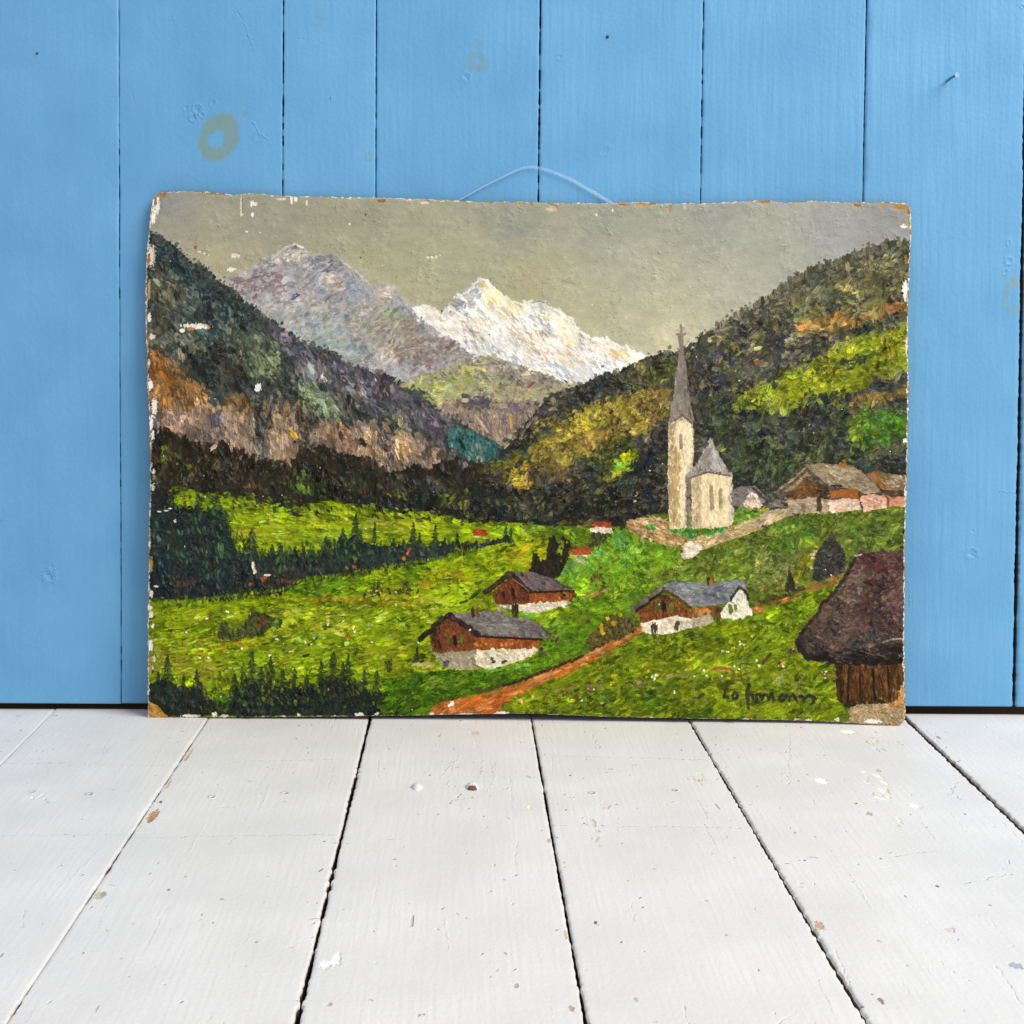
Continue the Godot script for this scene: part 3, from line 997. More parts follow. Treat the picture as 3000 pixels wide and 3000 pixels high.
	for strand in 2:
		var line := PackedVector3Array()
		for i in path.size():
			var turn := i * 0.045 + strand * PI + 0.6
			line.append(path[i] + Vector3(0.3 * sin(turn), 0.75 * cos(turn), 0.45 * sin(turn)) * 0.00072)
		part("hanging_line", tube(line, 0.0005, 12), painting, nylon)


func on_rim(s: float, t: float) -> Vector3:
	var q := board_point(s, t)
	return spot_on_board(q.x, q.y)


# The picture as it was painted, back to front: outlines, pots of colour, direction and size of the brush, thickness.
func paint_picture(c: Canvas) -> void:
	# sky
	c.sky([[54,46,"92928a"],[264,71,"9a9984"],[474,67,"9c9b84"],[755,70,"97998a"],[966,59,"9a9c8c"],[1178,56,"9c9e92"],[1532,57,"95958f"],[54,102,"9f9a88"],[139,142,"aca588"],[475,158,"aca888"],[685,134,"a8a68a"],[791,188,"b0aa86"],[1003,171,"aead94"],[1039,262,"bab498"],[1320,138,"a6a898"],[1426,87,"9fa09a"],[1082,317,"cdc6a2"],[1251,223,"b4b29c"],[195,211,"b2aa8a"],[574,206,"aeaa8a"],[933,277,"b8b292"]],371)
	# rocky mountain
	c.vary = 0.07
	c.wash([150,208,181,195,202,186,224,175,246,162,258,152,276,139,293,128,310,121,330,130,341,143,354,149,382,148,397,142,413,159,435,173,455,193,466,208,475,212,492,205,508,203,518,216,536,235,558,254,574,273,600,286,618,302,644,316,677,340,703,350,758,378,618,415,513,403,372,342,252,280],"a8a49c 9a9a9c b4b0a8 90949c c0bab0 9c9aa0",0.1,0.2)
	c.dabs([150,208,181,195,202,186,224,175,246,162,258,152,276,139,293,128,310,121,330,130,341,143,354,149,382,148,397,142,413,159,435,173,455,193,466,208,475,212,492,205,508,203,518,216,536,235,558,254,574,273,600,286,618,302,644,316,677,340,703,350,758,378,618,415,513,403,372,342,252,280],"a8a49c 9a9a9c b4b0a8 90949c c0bab0 9c9aa0",2.2,-28,28,9.86,4.22,0.28)
	c.dabs([150,208,181,195,202,186,224,175,246,162,258,152,276,139,293,128,310,121,330,130,341,143,354,149,382,148,397,142,413,159,435,173,455,193,466,208,475,212,492,205,508,203,518,216,536,235,558,254,574,273,600,286,618,302,644,316,677,340,703,350,758,378,618,415,513,403,372,342,252,280],"a8a49c 9a9a9c b4b0a8 90949c c0bab0 9c9aa0",0.38,-28,50.4,4.93,2.11,0.36)
	c.dabs([181,205,237,176,300,182,307,217,258,231,195,232],"8a6a74 7a5a68 9a7c80 866e78",0.9,-20,20,12.67,4.22,0.25)
	c.dabs([278,137,313,123,334,136,338,160,300,161,265,168,244,172],"d6c8b2 e2d6c2 b8aa98 8c8276",1.1,-35,25,12.67,3.52,0.4)
	c.dabs([338,148,394,144,412,163,384,180,356,177],"62646c 74767c 585a64 8a8a84",1.2,-25,25,14.08,4.22,0.3)
	c.dabs([419,180,451,190,468,214,448,235,420,236,405,215],"8a96a4 98a2ac 7c8a9c a8a8a0",1.2,-40,20,12.67,4.22,0.25)
	c.dabs([373,188,419,180,412,215,377,223],"d8c6b0 e6d8c6 c2ac9a b28c80",1,-10,40,12.67,4.93,0.4)
	c.dabs([472,214,507,205,521,220,511,235,483,242],"d8c4ac e6d6c0 c8a890",1.1,30,40,12.67,4.22,0.45)
	c.dabs([238,246,335,223,420,243,441,292,378,313,308,293],"b2aa9e c4baac 9a9690 8c96a0 a29c98",1.3,-32,18,18.3,3.52,0.3)
	c.dabs([287,273,378,250,413,285,379,327,322,321],"b4b4a8 8a9aa8 a0aaa8 c6c0ae 98a498",1.2,-25,30,11.26,4.22,0.35)
	c.dabs([329,300,399,292,449,326,449,361,407,348,365,335],"8a9c98 a6b09c 7a94a0 b4b89e 98a488",1.2,-20,30,12.67,4.22,0.3)
	c.dabs([420,250,490,242,546,262,589,310,547,346,463,333,427,292],"8c8e7a 9a9884 7c7e70 a6a28e 8a8a7c",1.2,-30,30,14.08,4.93,0.3)
	c.dabs([476,284,560,269,638,317,674,344,590,373,498,354],"8c8276 9a8e80 7c7470 a8987e 8a7c78",1.4,-25,30,12.67,4.22,0.35)
	c.dabs([491,326,532,290,540,318,505,375,491,361],"d2c8b0 e0d6c0 b2aa96",0.7,-60,30,11.26,3.52,0.5)
	c.spots([505,252,532,275,501,257],4.93,"4e6e4e 3e6a60 567a50",0.5)
	c.spots([309,228,316,225,313,232],3.52,"46526e 54607c",0.3)
	c.line([306,236,323,225],"4a5674",3.52,0.4,0.3)
	c.spots([452,330,459,335,378,322,416,271,420,268],5.63,"5a8a98 6c96a0",0.4)
	c.dabs([547,318,617,310,667,344,618,373,561,367],"8e8078 7e7270 9a8a7c 6e646a",1,-20,40,10.56,4.22,0.3)
	# snow peak
	c.wash([557,253,562,246,578,245,595,251,615,262,632,247,647,225,671,214,682,198,695,187,710,192,723,208,741,221,759,234,783,239,800,234,826,238,848,248,880,265,902,293,928,310,961,312,994,326,1032,339,1047,346,1012,381,921,411,843,398,758,371,702,350,677,340,644,316,618,302,600,286,574,273],"eeeae0 f4f1ea e2e0da ece4d0 d8d8d4",0.1,0.2)
	c.dabs([557,253,562,246,578,245,595,251,615,262,632,247,647,225,671,214,682,198,695,187,710,192,723,208,741,221,759,234,783,239,800,234,826,238,848,248,880,265,902,293,928,310,961,312,994,326,1032,339,1047,346,1012,381,921,411,843,398,758,371,702,350,677,340,644,316,618,302,600,286,574,273],"eeeae0 f4f1ea e2e0da ece4d0 d8d8d4",2.2,42,14,10.56,3.52,0.35)
	c.dabs([557,253,562,246,578,245,595,251,615,262,632,247,647,225,671,214,682,198,695,187,710,192,723,208,741,221,759,234,783,239,800,234,826,238,848,248,880,265,902,293,928,310,961,312,994,326,1032,339,1047,346,1012,381,921,411,843,398,758,371,702,350,677,340,644,316,618,302,600,286,574,273],"eeeae0 f4f1ea e2e0da ece4d0 d8d8d4",0.38,42,25.2,5.28,1.76,0.45)
	c.dabs([693,191,714,196,743,224,785,241,778,266,715,245],"ecdf9a f0e8b4 e6d47c f4f0dc",1.4,48,12,18.3,2.82,0.45)
	c.dabs([708,246,778,259,779,308,701,288],"f4f0e0 f0e8cc e8dca8 fbf8ee",1.2,45,14,19.71,3.52,0.45)
	c.dabs([644,233,686,197,695,218,680,260,638,268,623,261],"a2a6a8 b6b8b4 c6c4b8 94989e",1.3,-45,30,11.26,4.22,0.25)
	c.dabs([578,246,599,254,631,289,617,289],"ece2a8 f0e8c4 e0d6b0",1.2,45,12,14.08,3.52,0.4)
	c.dabs([602,268,687,267,715,302,687,323,638,306],"dcd0ba e8dcc6 c8c0b4 f0eadc",1.2,35,25,12.67,3.52,0.4)
	c.dabs([666,299,701,309,744,336,786,364,744,364,688,333],"a8b4b8 c2c4bc d8d0bc 98a8b2 b8bab4",1.3,45,14,18.3,4.22,0.25)
	c.dabs([806,241,841,247,856,264,828,286,799,265],"a2aaac b4b8b4 c8c8be",1.2,40,25,12.67,4.22,0.25)
	c.dabs([827,251,884,268,913,302,892,327,856,299],"f2eac0 f6f2de ece09a fbf7ea",1.3,48,12,19.71,3.52,0.45)
	c.dabs([757,287,856,299,927,355,900,397,829,356,758,322],"e8d8b8 f0e6d0 dcc8ae f4eee0 d0c4b4",1.5,42,12,18.3,3.52,0.4)
	c.dabs([884,292,969,315,1033,343,1005,361,927,327],"f4ecd4 faf4e4 ead8a8 e8dcc4",1.4,38,14,18.3,3.52,0.4)
	c.dabs([962,326,991,340,998,354,969,340],"ecdf90 f0e6a8",1.2,48,10,15.49,3.52,0.35)
	c.dabs([829,356,899,369,970,361,949,389,914,404,864,398],"c4ccd0 d6d8d6 b4c0c8 e0dcd0",1.3,40,14,18.3,4.22,0.25)
	c.dabs([848,359,867,362,864,380,851,377],"9ab0c2 a8bac6",1,45,10,12.67,4.22,0.2)
	c.line([803,236,817,232,836,237],"a09888",2.11,0.4,0.3)
	c.line([890,271,901,292],"b0a894",2.11,0.4,0.3)
	c.line([716,187,715,196],"6a665e",1.41,0.4,0.3)
	c.drag([150,208,181,195,202,186,224,175,246,162,258,152,276,139,293,128,310,121,330,130,341,143,354,149,382,148,397,142,413,159,435,173,455,193,466,208,475,212,492,205,508,203,518,216,536,235,558,254,574,273,600,286,618,302,644,316,677,340,703,350,758,378,618,415,513,403,372,342,252,280],0.6,-30,25,18.3,5.63,0.4,0.1)
	c.drag([557,253,562,246,578,245,595,251,615,262,632,247,647,225,671,214,682,198,695,187,710,192,723,208,741,221,759,234,783,239,800,234,826,238,848,248,880,265,902,293,928,310,961,312,994,326,1032,339,1047,346,1012,381,921,411,843,398,758,371,702,350,677,340,644,316,618,302,600,286,574,273],0.45,44,14,18.3,4.22,0.45,0.05)
	c.line([648,227,671,215,682,200,695,188,710,192,723,209],"e8e6e0 f0eee8",3.52,0.6,0.3)
	c.line([741,223,759,235,783,240],"ece8da",2.82,0.6,0.3)
	c.line([827,239,848,249,880,266,902,295,928,311,961,313,994,328],"f0ece0 e6e2d6",3.52,0.6,0.4)
	c.line([276,141,293,129,310,123,330,131],"cec6b8 dad2c4",3.52,0.7,0.4)
	c.line([398,144,413,160,435,175,455,194],"b8b0a6 c8c0b4",2.82,0.6,0.4)
	# far hill and cliff
	c.wash([523,414,569,388,639,366,702,347,730,350,786,367,829,384,878,401,921,404,872,454,830,475,745,466,675,456,612,457,576,433],"969878 888a70 a4a488 7e7c6e 9c9484",0.1,0.2)
	c.dabs([523,414,569,388,639,366,702,347,730,350,786,367,829,384,878,401,921,404,872,454,830,475,745,466,675,456,612,457,576,433],"969878 888a70 a4a488 7e7c6e 9c9484",1.8,-10,40,11.26,4.93,0.6)
	c.dabs([523,414,569,388,639,366,702,347,730,350,786,367,829,384,878,401,921,404,872,454,830,475,745,466,675,456,612,457,576,433],"969878 888a70 a4a488 7e7c6e 9c9484",0.38,-10,70,5.63,2.46,0.78)
	c.dabs([530,413,583,388,646,380,688,393,689,428,633,450,604,450,573,430],"929a5c a2a66e 84904e b2b084 98a47c",1.6,-15,35,12.67,4.93,0.7)
	c.dabs([653,369,702,361,709,379,667,386],"b8b86a c4c27c a8aa64",1.2,0,30,12.67,4.93,0.6)
	c.dabs([716,351,801,374,864,398,829,412,759,399,702,379],"8a8078 766e70 988c80 a49a8c 6c6668",1.4,10,40,10.56,4.22,0.6)
	c.dabs([709,400,801,398,858,419,801,441,717,435],"989874 8a8c68 a6a07c 8e8270 a0906e",1.3,-5,40,11.26,4.93,0.6)
	c.spots([798,409,803,405,709,375,776,404],5.63,"8a6462 946c68",0.4)
	c.wash([597,450,647,446,689,435,745,441,830,440,816,465,792,497,760,532,739,536,711,517,668,489,633,477],"968672 7e7068 a6947a 6a6066 887868",0.1,0.2)
	c.dabs([597,450,647,446,689,435,745,441,830,440,816,465,792,497,760,532,739,536,711,517,668,489,633,477],"968672 7e7068 a6947a 6a6066 887868",1.8,80,16,18.3,4.22,0.6)
	c.dabs([597,450,647,446,689,435,745,441,830,440,816,465,792,497,760,532,739,536,711,517,668,489,633,477],"968672 7e7068 a6947a 6a6066 887868",0.38,80,28.8,9.15,2.11,0.78)
	c.dabs([654,436,689,428,724,438,717,459,668,460],"54525c 625e68 4a4852",1.3,20,40,10.56,4.93,0.5)
	c.dabs([745,441,808,444,795,462,745,459],"6c6270 5e5666 7a7078",1.1,70,20,12.67,4.22,0.5)
	c.line([761,466,765,497],"b8964e c0a058",4.93,0.4,0.3)
	c.line([745,515,755,534],"c09a62",4.93,0.4,0.3)
	c.line([689,467,718,508],"b8a68a",4.22,0.4,0.3)
	c.line([717,459,739,519],"9a8a70",4.22,0.4,0.3)
	c.spots([720,503],4.22,"8a5a50",0.4)
	# left hill
	c.vary = 0.13
	c.wash([5,97,28,108,58,125,81,145,98,163,115,168,137,181,144,193,159,204,181,214,198,232,216,247,242,264,255,274,275,285,301,304,334,325,365,335,400,342,424,372,459,377,479,386,507,388,522,401,530,413,554,417,575,432,602,450,630,475,654,477,668,490,694,507,714,515,745,534,740,568,691,596,7,605],"3e4644 4a4e44 33403e 565a4c 484c48",0.1,0.2)
	c.dabs([5,97,28,108,58,125,81,145,98,163,115,168,137,181,144,193,159,204,181,214,198,232,216,247,242,264,255,274,275,285,301,304,334,325,365,335,400,342,424,372,459,377,479,386,507,388,522,401,530,413,554,417,575,432,602,450,630,475,654,477,668,490,694,507,714,515,745,534,740,568,691,596,7,605],"3e4644 4a4e44 33403e 565a4c 484c48",1.8,-50,45,12.67,5.63,0.7)
	c.dabs([5,97,28,108,58,125,81,145,98,163,115,168,137,181,144,193,159,204,181,214,198,232,216,247,242,264,255,274,275,285,301,304,334,325,365,335,400,342,424,372,459,377,479,386,507,388,522,401,530,413,554,417,575,432,602,450,630,475,654,477,668,490,694,507,714,515,745,534,740,568,691,596,7,605],"3e4644 4a4e44 33403e 565a4c 484c48",0.38,-50,70,6.34,2.82,0.91)
	c.ridge([13,109,58,131,98,168,137,186,159,210,198,238,242,269],"22383a 2a4042 1e3236 384a46",11.26,6.34,6.34,0.6)
	c.dabs([6,110,83,157,153,219,238,274,224,309,140,254,55,185,6,130],"2a3e42 223438 384a48 1e3040 304650",1.5,-50,40,12.67,5.63,0.8)
	c.dabs([6,179,41,179,84,227,98,297,71,332,8,326],"5c5e4c 4e5044 6a6a54 464840 585248",1.6,75,30,15.49,6.34,0.7)
	c.dabs([56,213,140,254,196,288,210,323,127,324,84,283],"364448 42504c 2c3a3e 4e5a50",1.4,60,40,12.67,5.63,0.8)
	c.dabs([8,298,99,324,155,331,141,366,43,353,8,340],"484c46 585a50 3a3e3a 646454",1.3,40,40,12.67,5.63,0.7)
	c.dabs([85,339,197,337,225,365,225,414,142,422,99,380],"302f28 3c3a30 28281f 46463a 34382e",1.6,70,30,12.67,4.93,0.6)
	c.dabs([182,288,252,294,281,336,267,392,225,393,197,344],"4a5844 5a6650 3c4a3e 6c745a 46523c",1.5,70,35,14.08,5.63,0.8)
	c.dabs([239,357,277,343,288,385,267,406,236,399],"7c8862 8a9670 68764e 98a27e",1.3,60,35,12.67,5.63,0.8)
	c.dabs([255,277,301,311,365,342,421,376,463,382,450,417,379,404,316,363,266,322],"5a565e 4e4c56 686268 484656 625660 585a5a",1.8,65,30,14.08,5.63,0.6)
	c.dabs([273,294,308,314,302,343,280,329],"52465a 6a5a68 44465a",1,45,20,12.67,4.93,0.5)
	c.dabs([407,362,477,389,534,416,513,473,436,446,379,411],"6a6168 5a5460 786e70 4c4856 64586a",1.6,70,30,15.49,5.63,0.6)
	c.dabs([477,389,509,392,513,424,485,424],"4c3848 5a4456 403444",1.2,75,20,15.49,5.63,0.5)
	c.dabs([513,417,576,437,640,481,690,509,662,527,591,500,520,472],"6a6066 5c5460 766c70 52465a 605458",1.8,60,30,14.08,5.63,0.6)
	c.dabs([591,472,619,485,634,548,605,527],"5c4858 6a5460 4c4450",1.2,65,20,15.49,5.63,0.5)
	c.wash([622,503,652,495,679,503,705,520,731,522,736,543,714,565,680,566,658,541,636,530],"2e5a58 3a6c6a 2a5052 4a7470 567468",0.1,0.2)
	c.dabs([622,503,652,495,679,503,705,520,731,522,736,543,714,565,680,566,658,541,636,530],"2e5a58 3a6c6a 2a5052 4a7470 567468",1.6,75,20,15.49,5.63,0.5)
	c.dabs([622,503,652,495,679,503,705,520,731,522,736,543,714,565,680,566,658,541,636,530],"2e5a58 3a6c6a 2a5052 4a7470 567468",0.38,75,36,7.74,2.82,0.65)
	c.dabs([662,530,690,526,718,540,704,565,680,566],"6c7a66 5c7468 7a8070",1,75,20,14.08,5.63,0.5)
	c.dabs([577,521,641,534,690,589,641,590,592,549],"8a7c68 9a8a72 6c6462 7a6c60 5a5456",1.5,60,25,14.08,4.93,0.6)
	c.dabs([358,363,414,390,450,431,436,481,380,474,337,412,323,377],"5c5c54 6a685e 4e504a 767062 606458",1.6,70,30,14.08,5.63,0.7)
	c.dabs([323,405,380,425,408,460,415,495,359,489,324,447],"76886a 889878 60704e 98a486 50603e",1.3,60,40,12.67,6.34,0.9)
	c.dabs([499,473,534,465,549,493,521,507,500,501],"8a9470 9ca27c 74805e",1.2,20,60,11.26,4.93,0.9)
	c.spots([533,478,538,490,404,432,436,418,372,415,471,445,362,454],6.34,"2e342e 383c34 2a3030",0.5)
	c.wash([9,340,25,346,57,360,78,384,99,398,128,422,142,446,128,474,86,485,37,479,11,465],"8a643a 9a7242 6e5030 a67e50 5e4a34",0.1,0.2)
	c.dabs([9,340,25,346,57,360,78,384,99,398,128,422,142,446,128,474,86,485,37,479,11,465],"8a643a 9a7242 6e5030 a67e50 5e4a34",1.8,70,35,14.08,5.63,0.7)
	c.dabs([9,340,25,346,57,360,78,384,99,398,128,422,142,446,128,474,86,485,37,479,11,465],"8a643a 9a7242 6e5030 a67e50 5e4a34",0.38,70,63,7.04,2.82,0.91)
	c.dabs([13,347,43,353,71,388,58,409,16,402],"8e5a2c 744a26 a06e3a 5c4228",1.3,55,30,14.08,4.93,0.7)
	c.dabs([100,415,135,429,138,464,107,464],"c09c74 ceae86 a88258",1,80,20,12.67,4.93,0.8)
	c.wash([175,448,205,428,224,444,220,463,191,473,156,467],"96703e a67e4a 7e5c34 8a6c48",0.1,0.2)
	c.dabs([175,448,205,428,224,444,220,463,191,473,156,467],"96703e a67e4a 7e5c34 8a6c48",1.5,30,40,12.67,4.93,0.6)
	c.wash([11,465,86,471,156,456,226,462,289,441,317,454,380,488,430,502,478,480,521,500,570,514,613,548,641,597,550,605,409,586,283,602,10,535],"8a7460 9c8468 6e6258 76665e b09470 5a544e",0.1,0.2)
	c.dabs([11,465,86,471,156,456,226,462,289,441,317,454,380,488,430,502,478,480,521,500,570,514,613,548,641,597,550,605,409,586,283,602,10,535],"8a7460 9c8468 6e6258 76665e b09470 5a544e",1.9,82,14,19.71,5.63,0.8)
	c.dabs([11,465,86,471,156,456,226,462,289,441,317,454,380,488,430,502,478,480,521,500,570,514,613,548,641,597,550,605,409,586,283,602,10,535],"8a7460 9c8468 6e6258 76665e b09470 5a544e",0.38,82,25.2,9.86,2.82,1.04)
	c.dabs([16,476,100,475,128,506,101,534,17,521],"a08468 8e7260 b4947a 746460 5c5450",1.5,84,12,18.3,4.93,0.8)
	c.dabs([135,478,177,474,192,526,157,540,129,520],"54505a 62585e 48464e 6e6266",1.4,70,25,15.49,5.63,0.6)
	c.dabs([170,474,240,473,254,511,241,560,199,547,177,512],"9a8670 a8927a 8a7866 b89c7c",1.5,84,12,19.71,5.63,0.7)
	c.dabs([229,455,268,455,268,504,262,567,244,560,233,504],"3c4044 484c4c 30363a 545450",1.5,86,10,19.71,5.63,0.7)
	c.dabs([261,448,310,447,324,489,318,566,276,567,265,504],"9a8468 8a7460 a8906e 78685a ac8e60",1.6,84,14,19.71,5.63,0.8)
	c.dabs([317,461,359,482,367,552,332,559,317,503],"3c3e32 4a4838 32342a 565040",1.5,84,14,16.9,5.63,0.7)
	c.dabs([324,433,373,425,380,467,338,475],"84967a 96a488 6e8064",1,60,30,12.67,6.34,0.9)
	c.dabs([373,488,415,488,451,522,465,557,423,551,374,530],"c4a07c d0b08a b08c6c a07e66 8a7060",1.6,75,25,15.49,5.63,0.9)
	c.dabs([443,495,500,508,514,557,472,550,444,530],"b89a74 c8a880 9c8464 806c5a",1.5,80,20,16.9,5.63,0.8)
	c.dabs([521,514,563,507,560,549,543,577,525,563],"c8a47a d6b68e b48e68",1.5,80,20,16.9,6.34,0.9)
	c.dabs([556,521,613,548,620,583,564,584],"b4987a a08870 7e7064 c4a688",1.4,75,25,15.49,4.93,0.8)
	c.dabs([496,501,525,521,525,592,508,585],"3e4040 4a4a46 32363a",1.4,80,12,18.3,5.63,0.6)
	c.spots([316,510,319,528,296,462,535,546],5.63,"b08a2a 2e2c24",0.4)
	c.dabs([6,158,139,226,238,295,239,364,127,352,8,326],"5e6a5c 6c7464 505e58 7a7c66",0.35,60,45,14.08,5.63,1)
	c.dabs([252,294,407,369,548,430,619,492,513,480,337,412],"7a7280 8a8088 6c6676 8e8a84",0.45,65,30,15.49,5.63,0.9)
	c.drag([6,116,153,219,252,287,407,362,534,423,690,519,620,562,339,552,10,507],1,60,35,19.71,7.04,1,0.2)
	c.drag([8,347,156,456,338,475,620,555,550,591,199,554,10,521],0.6,82,16,21.12,5.63,1,0.2)
	c.drag([523,414,569,388,639,366,702,347,730,350,786,367,829,384,878,401,921,404,872,454,830,475,745,466,675,456,612,457,576,433],0.6,-10,40,15.49,5.63,0.8,0.14)
	# dark forest
	c.wash([11,509,52,505,87,527,129,537,171,533,213,554,255,567,304,573,339,545,374,537,417,554,465,559,487,565,505,593,532,587,570,574,592,585,636,562,649,559,667,587,680,567,718,568,761,596,804,637,804,697,681,695,604,678,515,674,427,663,382,653,295,671,207,655,147,645,74,660,13,675],"2e2a20 3a3426 26241c 443c2c 332f22",0.1,0.2)
	c.dabs([11,509,52,505,87,527,129,537,171,533,213,554,255,567,304,573,339,545,374,537,417,554,465,559,487,565,505,593,532,587,570,574,592,585,636,562,649,559,667,587,680,567,718,568,761,596,804,637,804,697,681,695,604,678,515,674,427,663,382,653,295,671,207,655,147,645,74,660,13,675],"2e2a20 3a3426 26241c 443c2c 332f22",2,80,25,14.08,5.63,0.8)
	c.dabs([11,509,52,505,87,527,129,537,171,533,213,554,255,567,304,573,339,545,374,537,417,554,465,559,487,565,505,593,532,587,570,574,592,585,636,562,649,559,667,587,680,567,718,568,761,596,804,637,804,697,681,695,604,678,515,674,427,663,382,653,295,671,207,655,147,645,74,660,13,675],"2e2a20 3a3426 26241c 443c2c 332f22",0.38,80,45,7.04,2.82,1.04)
	c.ridge([17,518,87,534,129,544,171,542,213,561,255,575,304,582,339,555,374,546,418,561,465,566,505,599,532,595,570,580,592,591,636,570,667,593,718,576],"2a281e 34301f 22221a 3c382a",18.3,5.63,5.63,0.8)
	c.dabs([17,556,199,561,339,587,515,613,691,624,762,666,621,660,410,628,200,624,18,619],"4a4230 3a3a28 544a34 2c3424 403828",0.8,75,40,10.56,3.52,0.9)
	c.dabs([38,542,73,548,70,576,45,570],"4e5a22 5c6826 424c20",0.9,75,20,12.67,4.93,0.6)
	c.dabs([73,576,115,583,109,604,81,601],"56621f 66722a",0.7,75,25,11.26,4.22,0.6)
	c.dabs([290,602,382,600,396,642,312,643],"3e5426 2e4424 4c6428 283a24",0.8,60,40,9.86,4.22,0.7)
	c.dabs([409,586,466,585,473,627,417,628],"2c4228 38502e 26382a",0.8,80,30,9.86,4.22,0.6)
	c.dabs([494,599,620,597,635,625,508,627],"4c4c46 565650 3e403c",0.9,80,25,14.08,4.93,0.6)
	c.dabs([396,635,578,626,656,646,621,667,480,662],"232a26 2a322c 1e2422",1.3,10,20,16.9,4.93,0.5)
	c.dabs([491,627,522,630,550,630,543,640,508,637],"86962a 748622",0.9,15,15,14.08,4.22,0.6)
	c.dabs([577,633,600,629,603,640,582,641],"7c9024 6a801e",1.2,5,15,14.08,4.93,0.6)
	c.dabs([614,636,649,632,642,653,621,660],"4e6220 5c7026 42541e",1,-25,20,11.26,4.22,0.6)
	c.dabs([653,653,677,642,663,674,653,674],"6a7826 7a8832",0.9,-45,20,12.67,4.22,0.6)
	c.dabs([681,660,702,652,700,665,686,667],"7a8c28",1,-10,15,11.26,4.22,0.6)
	# right hill
	c.wash([717,561,736,550,753,528,773,521,793,491,812,464,834,435,846,420,868,424,881,411,910,402,933,393,956,379,978,381,992,368,1016,367,1036,347,1071,336,1106,338,1126,318,1141,312,1156,298,1174,287,1203,275,1224,251,1252,245,1279,222,1303,211,1323,191,1346,171,1368,160,1390,157,1412,144,1443,134,1463,125,1497,111,1521,105,1541,96,1584,96,1591,669,1044,676,1002,705,762,708,719,631],"42443a 4e4e42 363a34 585648 464a3c",0.1,0.2)
	c.dabs([717,561,736,550,753,528,773,521,793,491,812,464,834,435,846,420,868,424,881,411,910,402,933,393,956,379,978,381,992,368,1016,367,1036,347,1071,336,1106,338,1126,318,1141,312,1156,298,1174,287,1203,275,1224,251,1252,245,1279,222,1303,211,1323,191,1346,171,1368,160,1390,157,1412,144,1443,134,1463,125,1497,111,1521,105,1541,96,1584,96,1591,669,1044,676,1002,705,762,708,719,631],"42443a 4e4e42 363a34 585648 464a3c",1.8,-40,45,12.67,5.63,0.8)
	c.dabs([717,561,736,550,753,528,773,521,793,491,812,464,834,435,846,420,868,424,881,411,910,402,933,393,956,379,978,381,992,368,1016,367,1036,347,1071,336,1106,338,1126,318,1141,312,1156,298,1174,287,1203,275,1224,251,1252,245,1279,222,1303,211,1323,191,1346,171,1368,160,1390,157,1412,144,1443,134,1463,125,1497,111,1521,105,1541,96,1584,96,1591,669,1044,676,1002,705,762,708,719,631],"42443a 4e4e42 363a34 585648 464a3c",0.38,-40,70,6.34,2.82,1.04)
	c.dabs([1181,288,1272,237,1349,176,1420,147,1505,114,1579,100,1581,226,1450,256,1358,271,1287,300,1188,330],"5a5a46 4c4e3e 686650 42443a 706a54 545244",1.9,-42,30,14.08,5.63,0.8)
	c.dabs([1406,165,1498,135,1576,120,1577,219,1506,234,1428,235],"56543c 626046 48483a 6e6a4c 40423a",1.5,-30,22,23.94,3.52,0.6)
	c.dabs([1526,163,1576,148,1577,226,1534,219],"363a32 42443a 2e322e",1.2,-50,25,16.9,4.93,0.6)
	c.ridge([1185,286,1224,260,1279,231,1323,201,1368,169,1412,154,1463,134,1522,114,1568,105],"5c5c48 6a6852 4a4a3c 787460 52523f",23.94,7.74,6.34,0.8)
	c.dabs([1237,255,1293,223,1322,236,1280,279,1237,280],"4a4a48 545250 403f40",1,-60,25,14.08,5.63,0.6)
	c.dabs([1385,214,1442,207,1449,235,1393,239],"3e4a48 46524c 36423f",1.1,-25,20,16.9,4.93,0.5)
	c.dabs([1329,243,1357,236,1354,271,1329,268],"3e464e 4a5056",1.1,-60,15,15.49,5.63,0.5)
	c.dabs([1188,309,1273,272,1358,271,1436,288,1450,305,1394,337,1323,374,1253,406,1204,435,1168,393],"48474a 3c3c40 545256 34353a 5c585c 44484a",1.9,-45,45,11.26,5.63,0.9)
	c.spots([1256,339,1263,350,1249,332,1268,336],6.34,"74484c 8a5a58 5c3a42",0.6)
	c.dabs([1217,350,1245,347,1274,364,1253,385,1224,379],"565a60 464a50 6a6c70",0.9,-30,30,12.67,4.93,0.7)
	c.wash([1351,282,1368,260,1407,253,1435,243,1457,254,1492,242,1534,228,1578,220,1579,238,1535,249,1492,263,1464,278,1436,290,1407,283,1379,285],"ae7c44 96663a c08f54 7e5a3a a8743e",0.1,0.2)
	c.dabs([1351,282,1368,260,1407,253,1435,243,1457,254,1492,242,1534,228,1578,220,1579,238,1535,249,1492,263,1464,278,1436,290,1407,283,1379,285],"ae7c44 96663a c08f54 7e5a3a a8743e",1.6,-18,22,18.3,4.93,0.7)
	c.dabs([1351,282,1368,260,1407,253,1435,243,1457,254,1492,242,1534,228,1578,220,1579,238,1535,249,1492,263,1464,278,1436,290,1407,283,1379,285],"ae7c44 96663a c08f54 7e5a3a a8743e",0.38,-18,39.6,9.15,2.46,0.91)
	c.dabs([1372,264,1421,256,1450,270,1422,283,1386,279],"c89a5a d6aa68 b08048",1.2,-10,25,15.49,4.93,0.8)
	c.dabs([1457,294,1499,263,1552,249,1570,254,1521,277,1482,296],"2e3c42 3a4648 424454 28343a",1.5,-25,30,11.26,4.93,0.7)
	c.wash([1215,449,1232,424,1264,406,1317,384,1380,348,1436,312,1507,284,1583,261,1585,370,1529,378,1473,410,1423,425,1388,411,1353,451,1296,453],"62701e 727e22 525e1e 808a30 6a6c22",0.1,0.2)
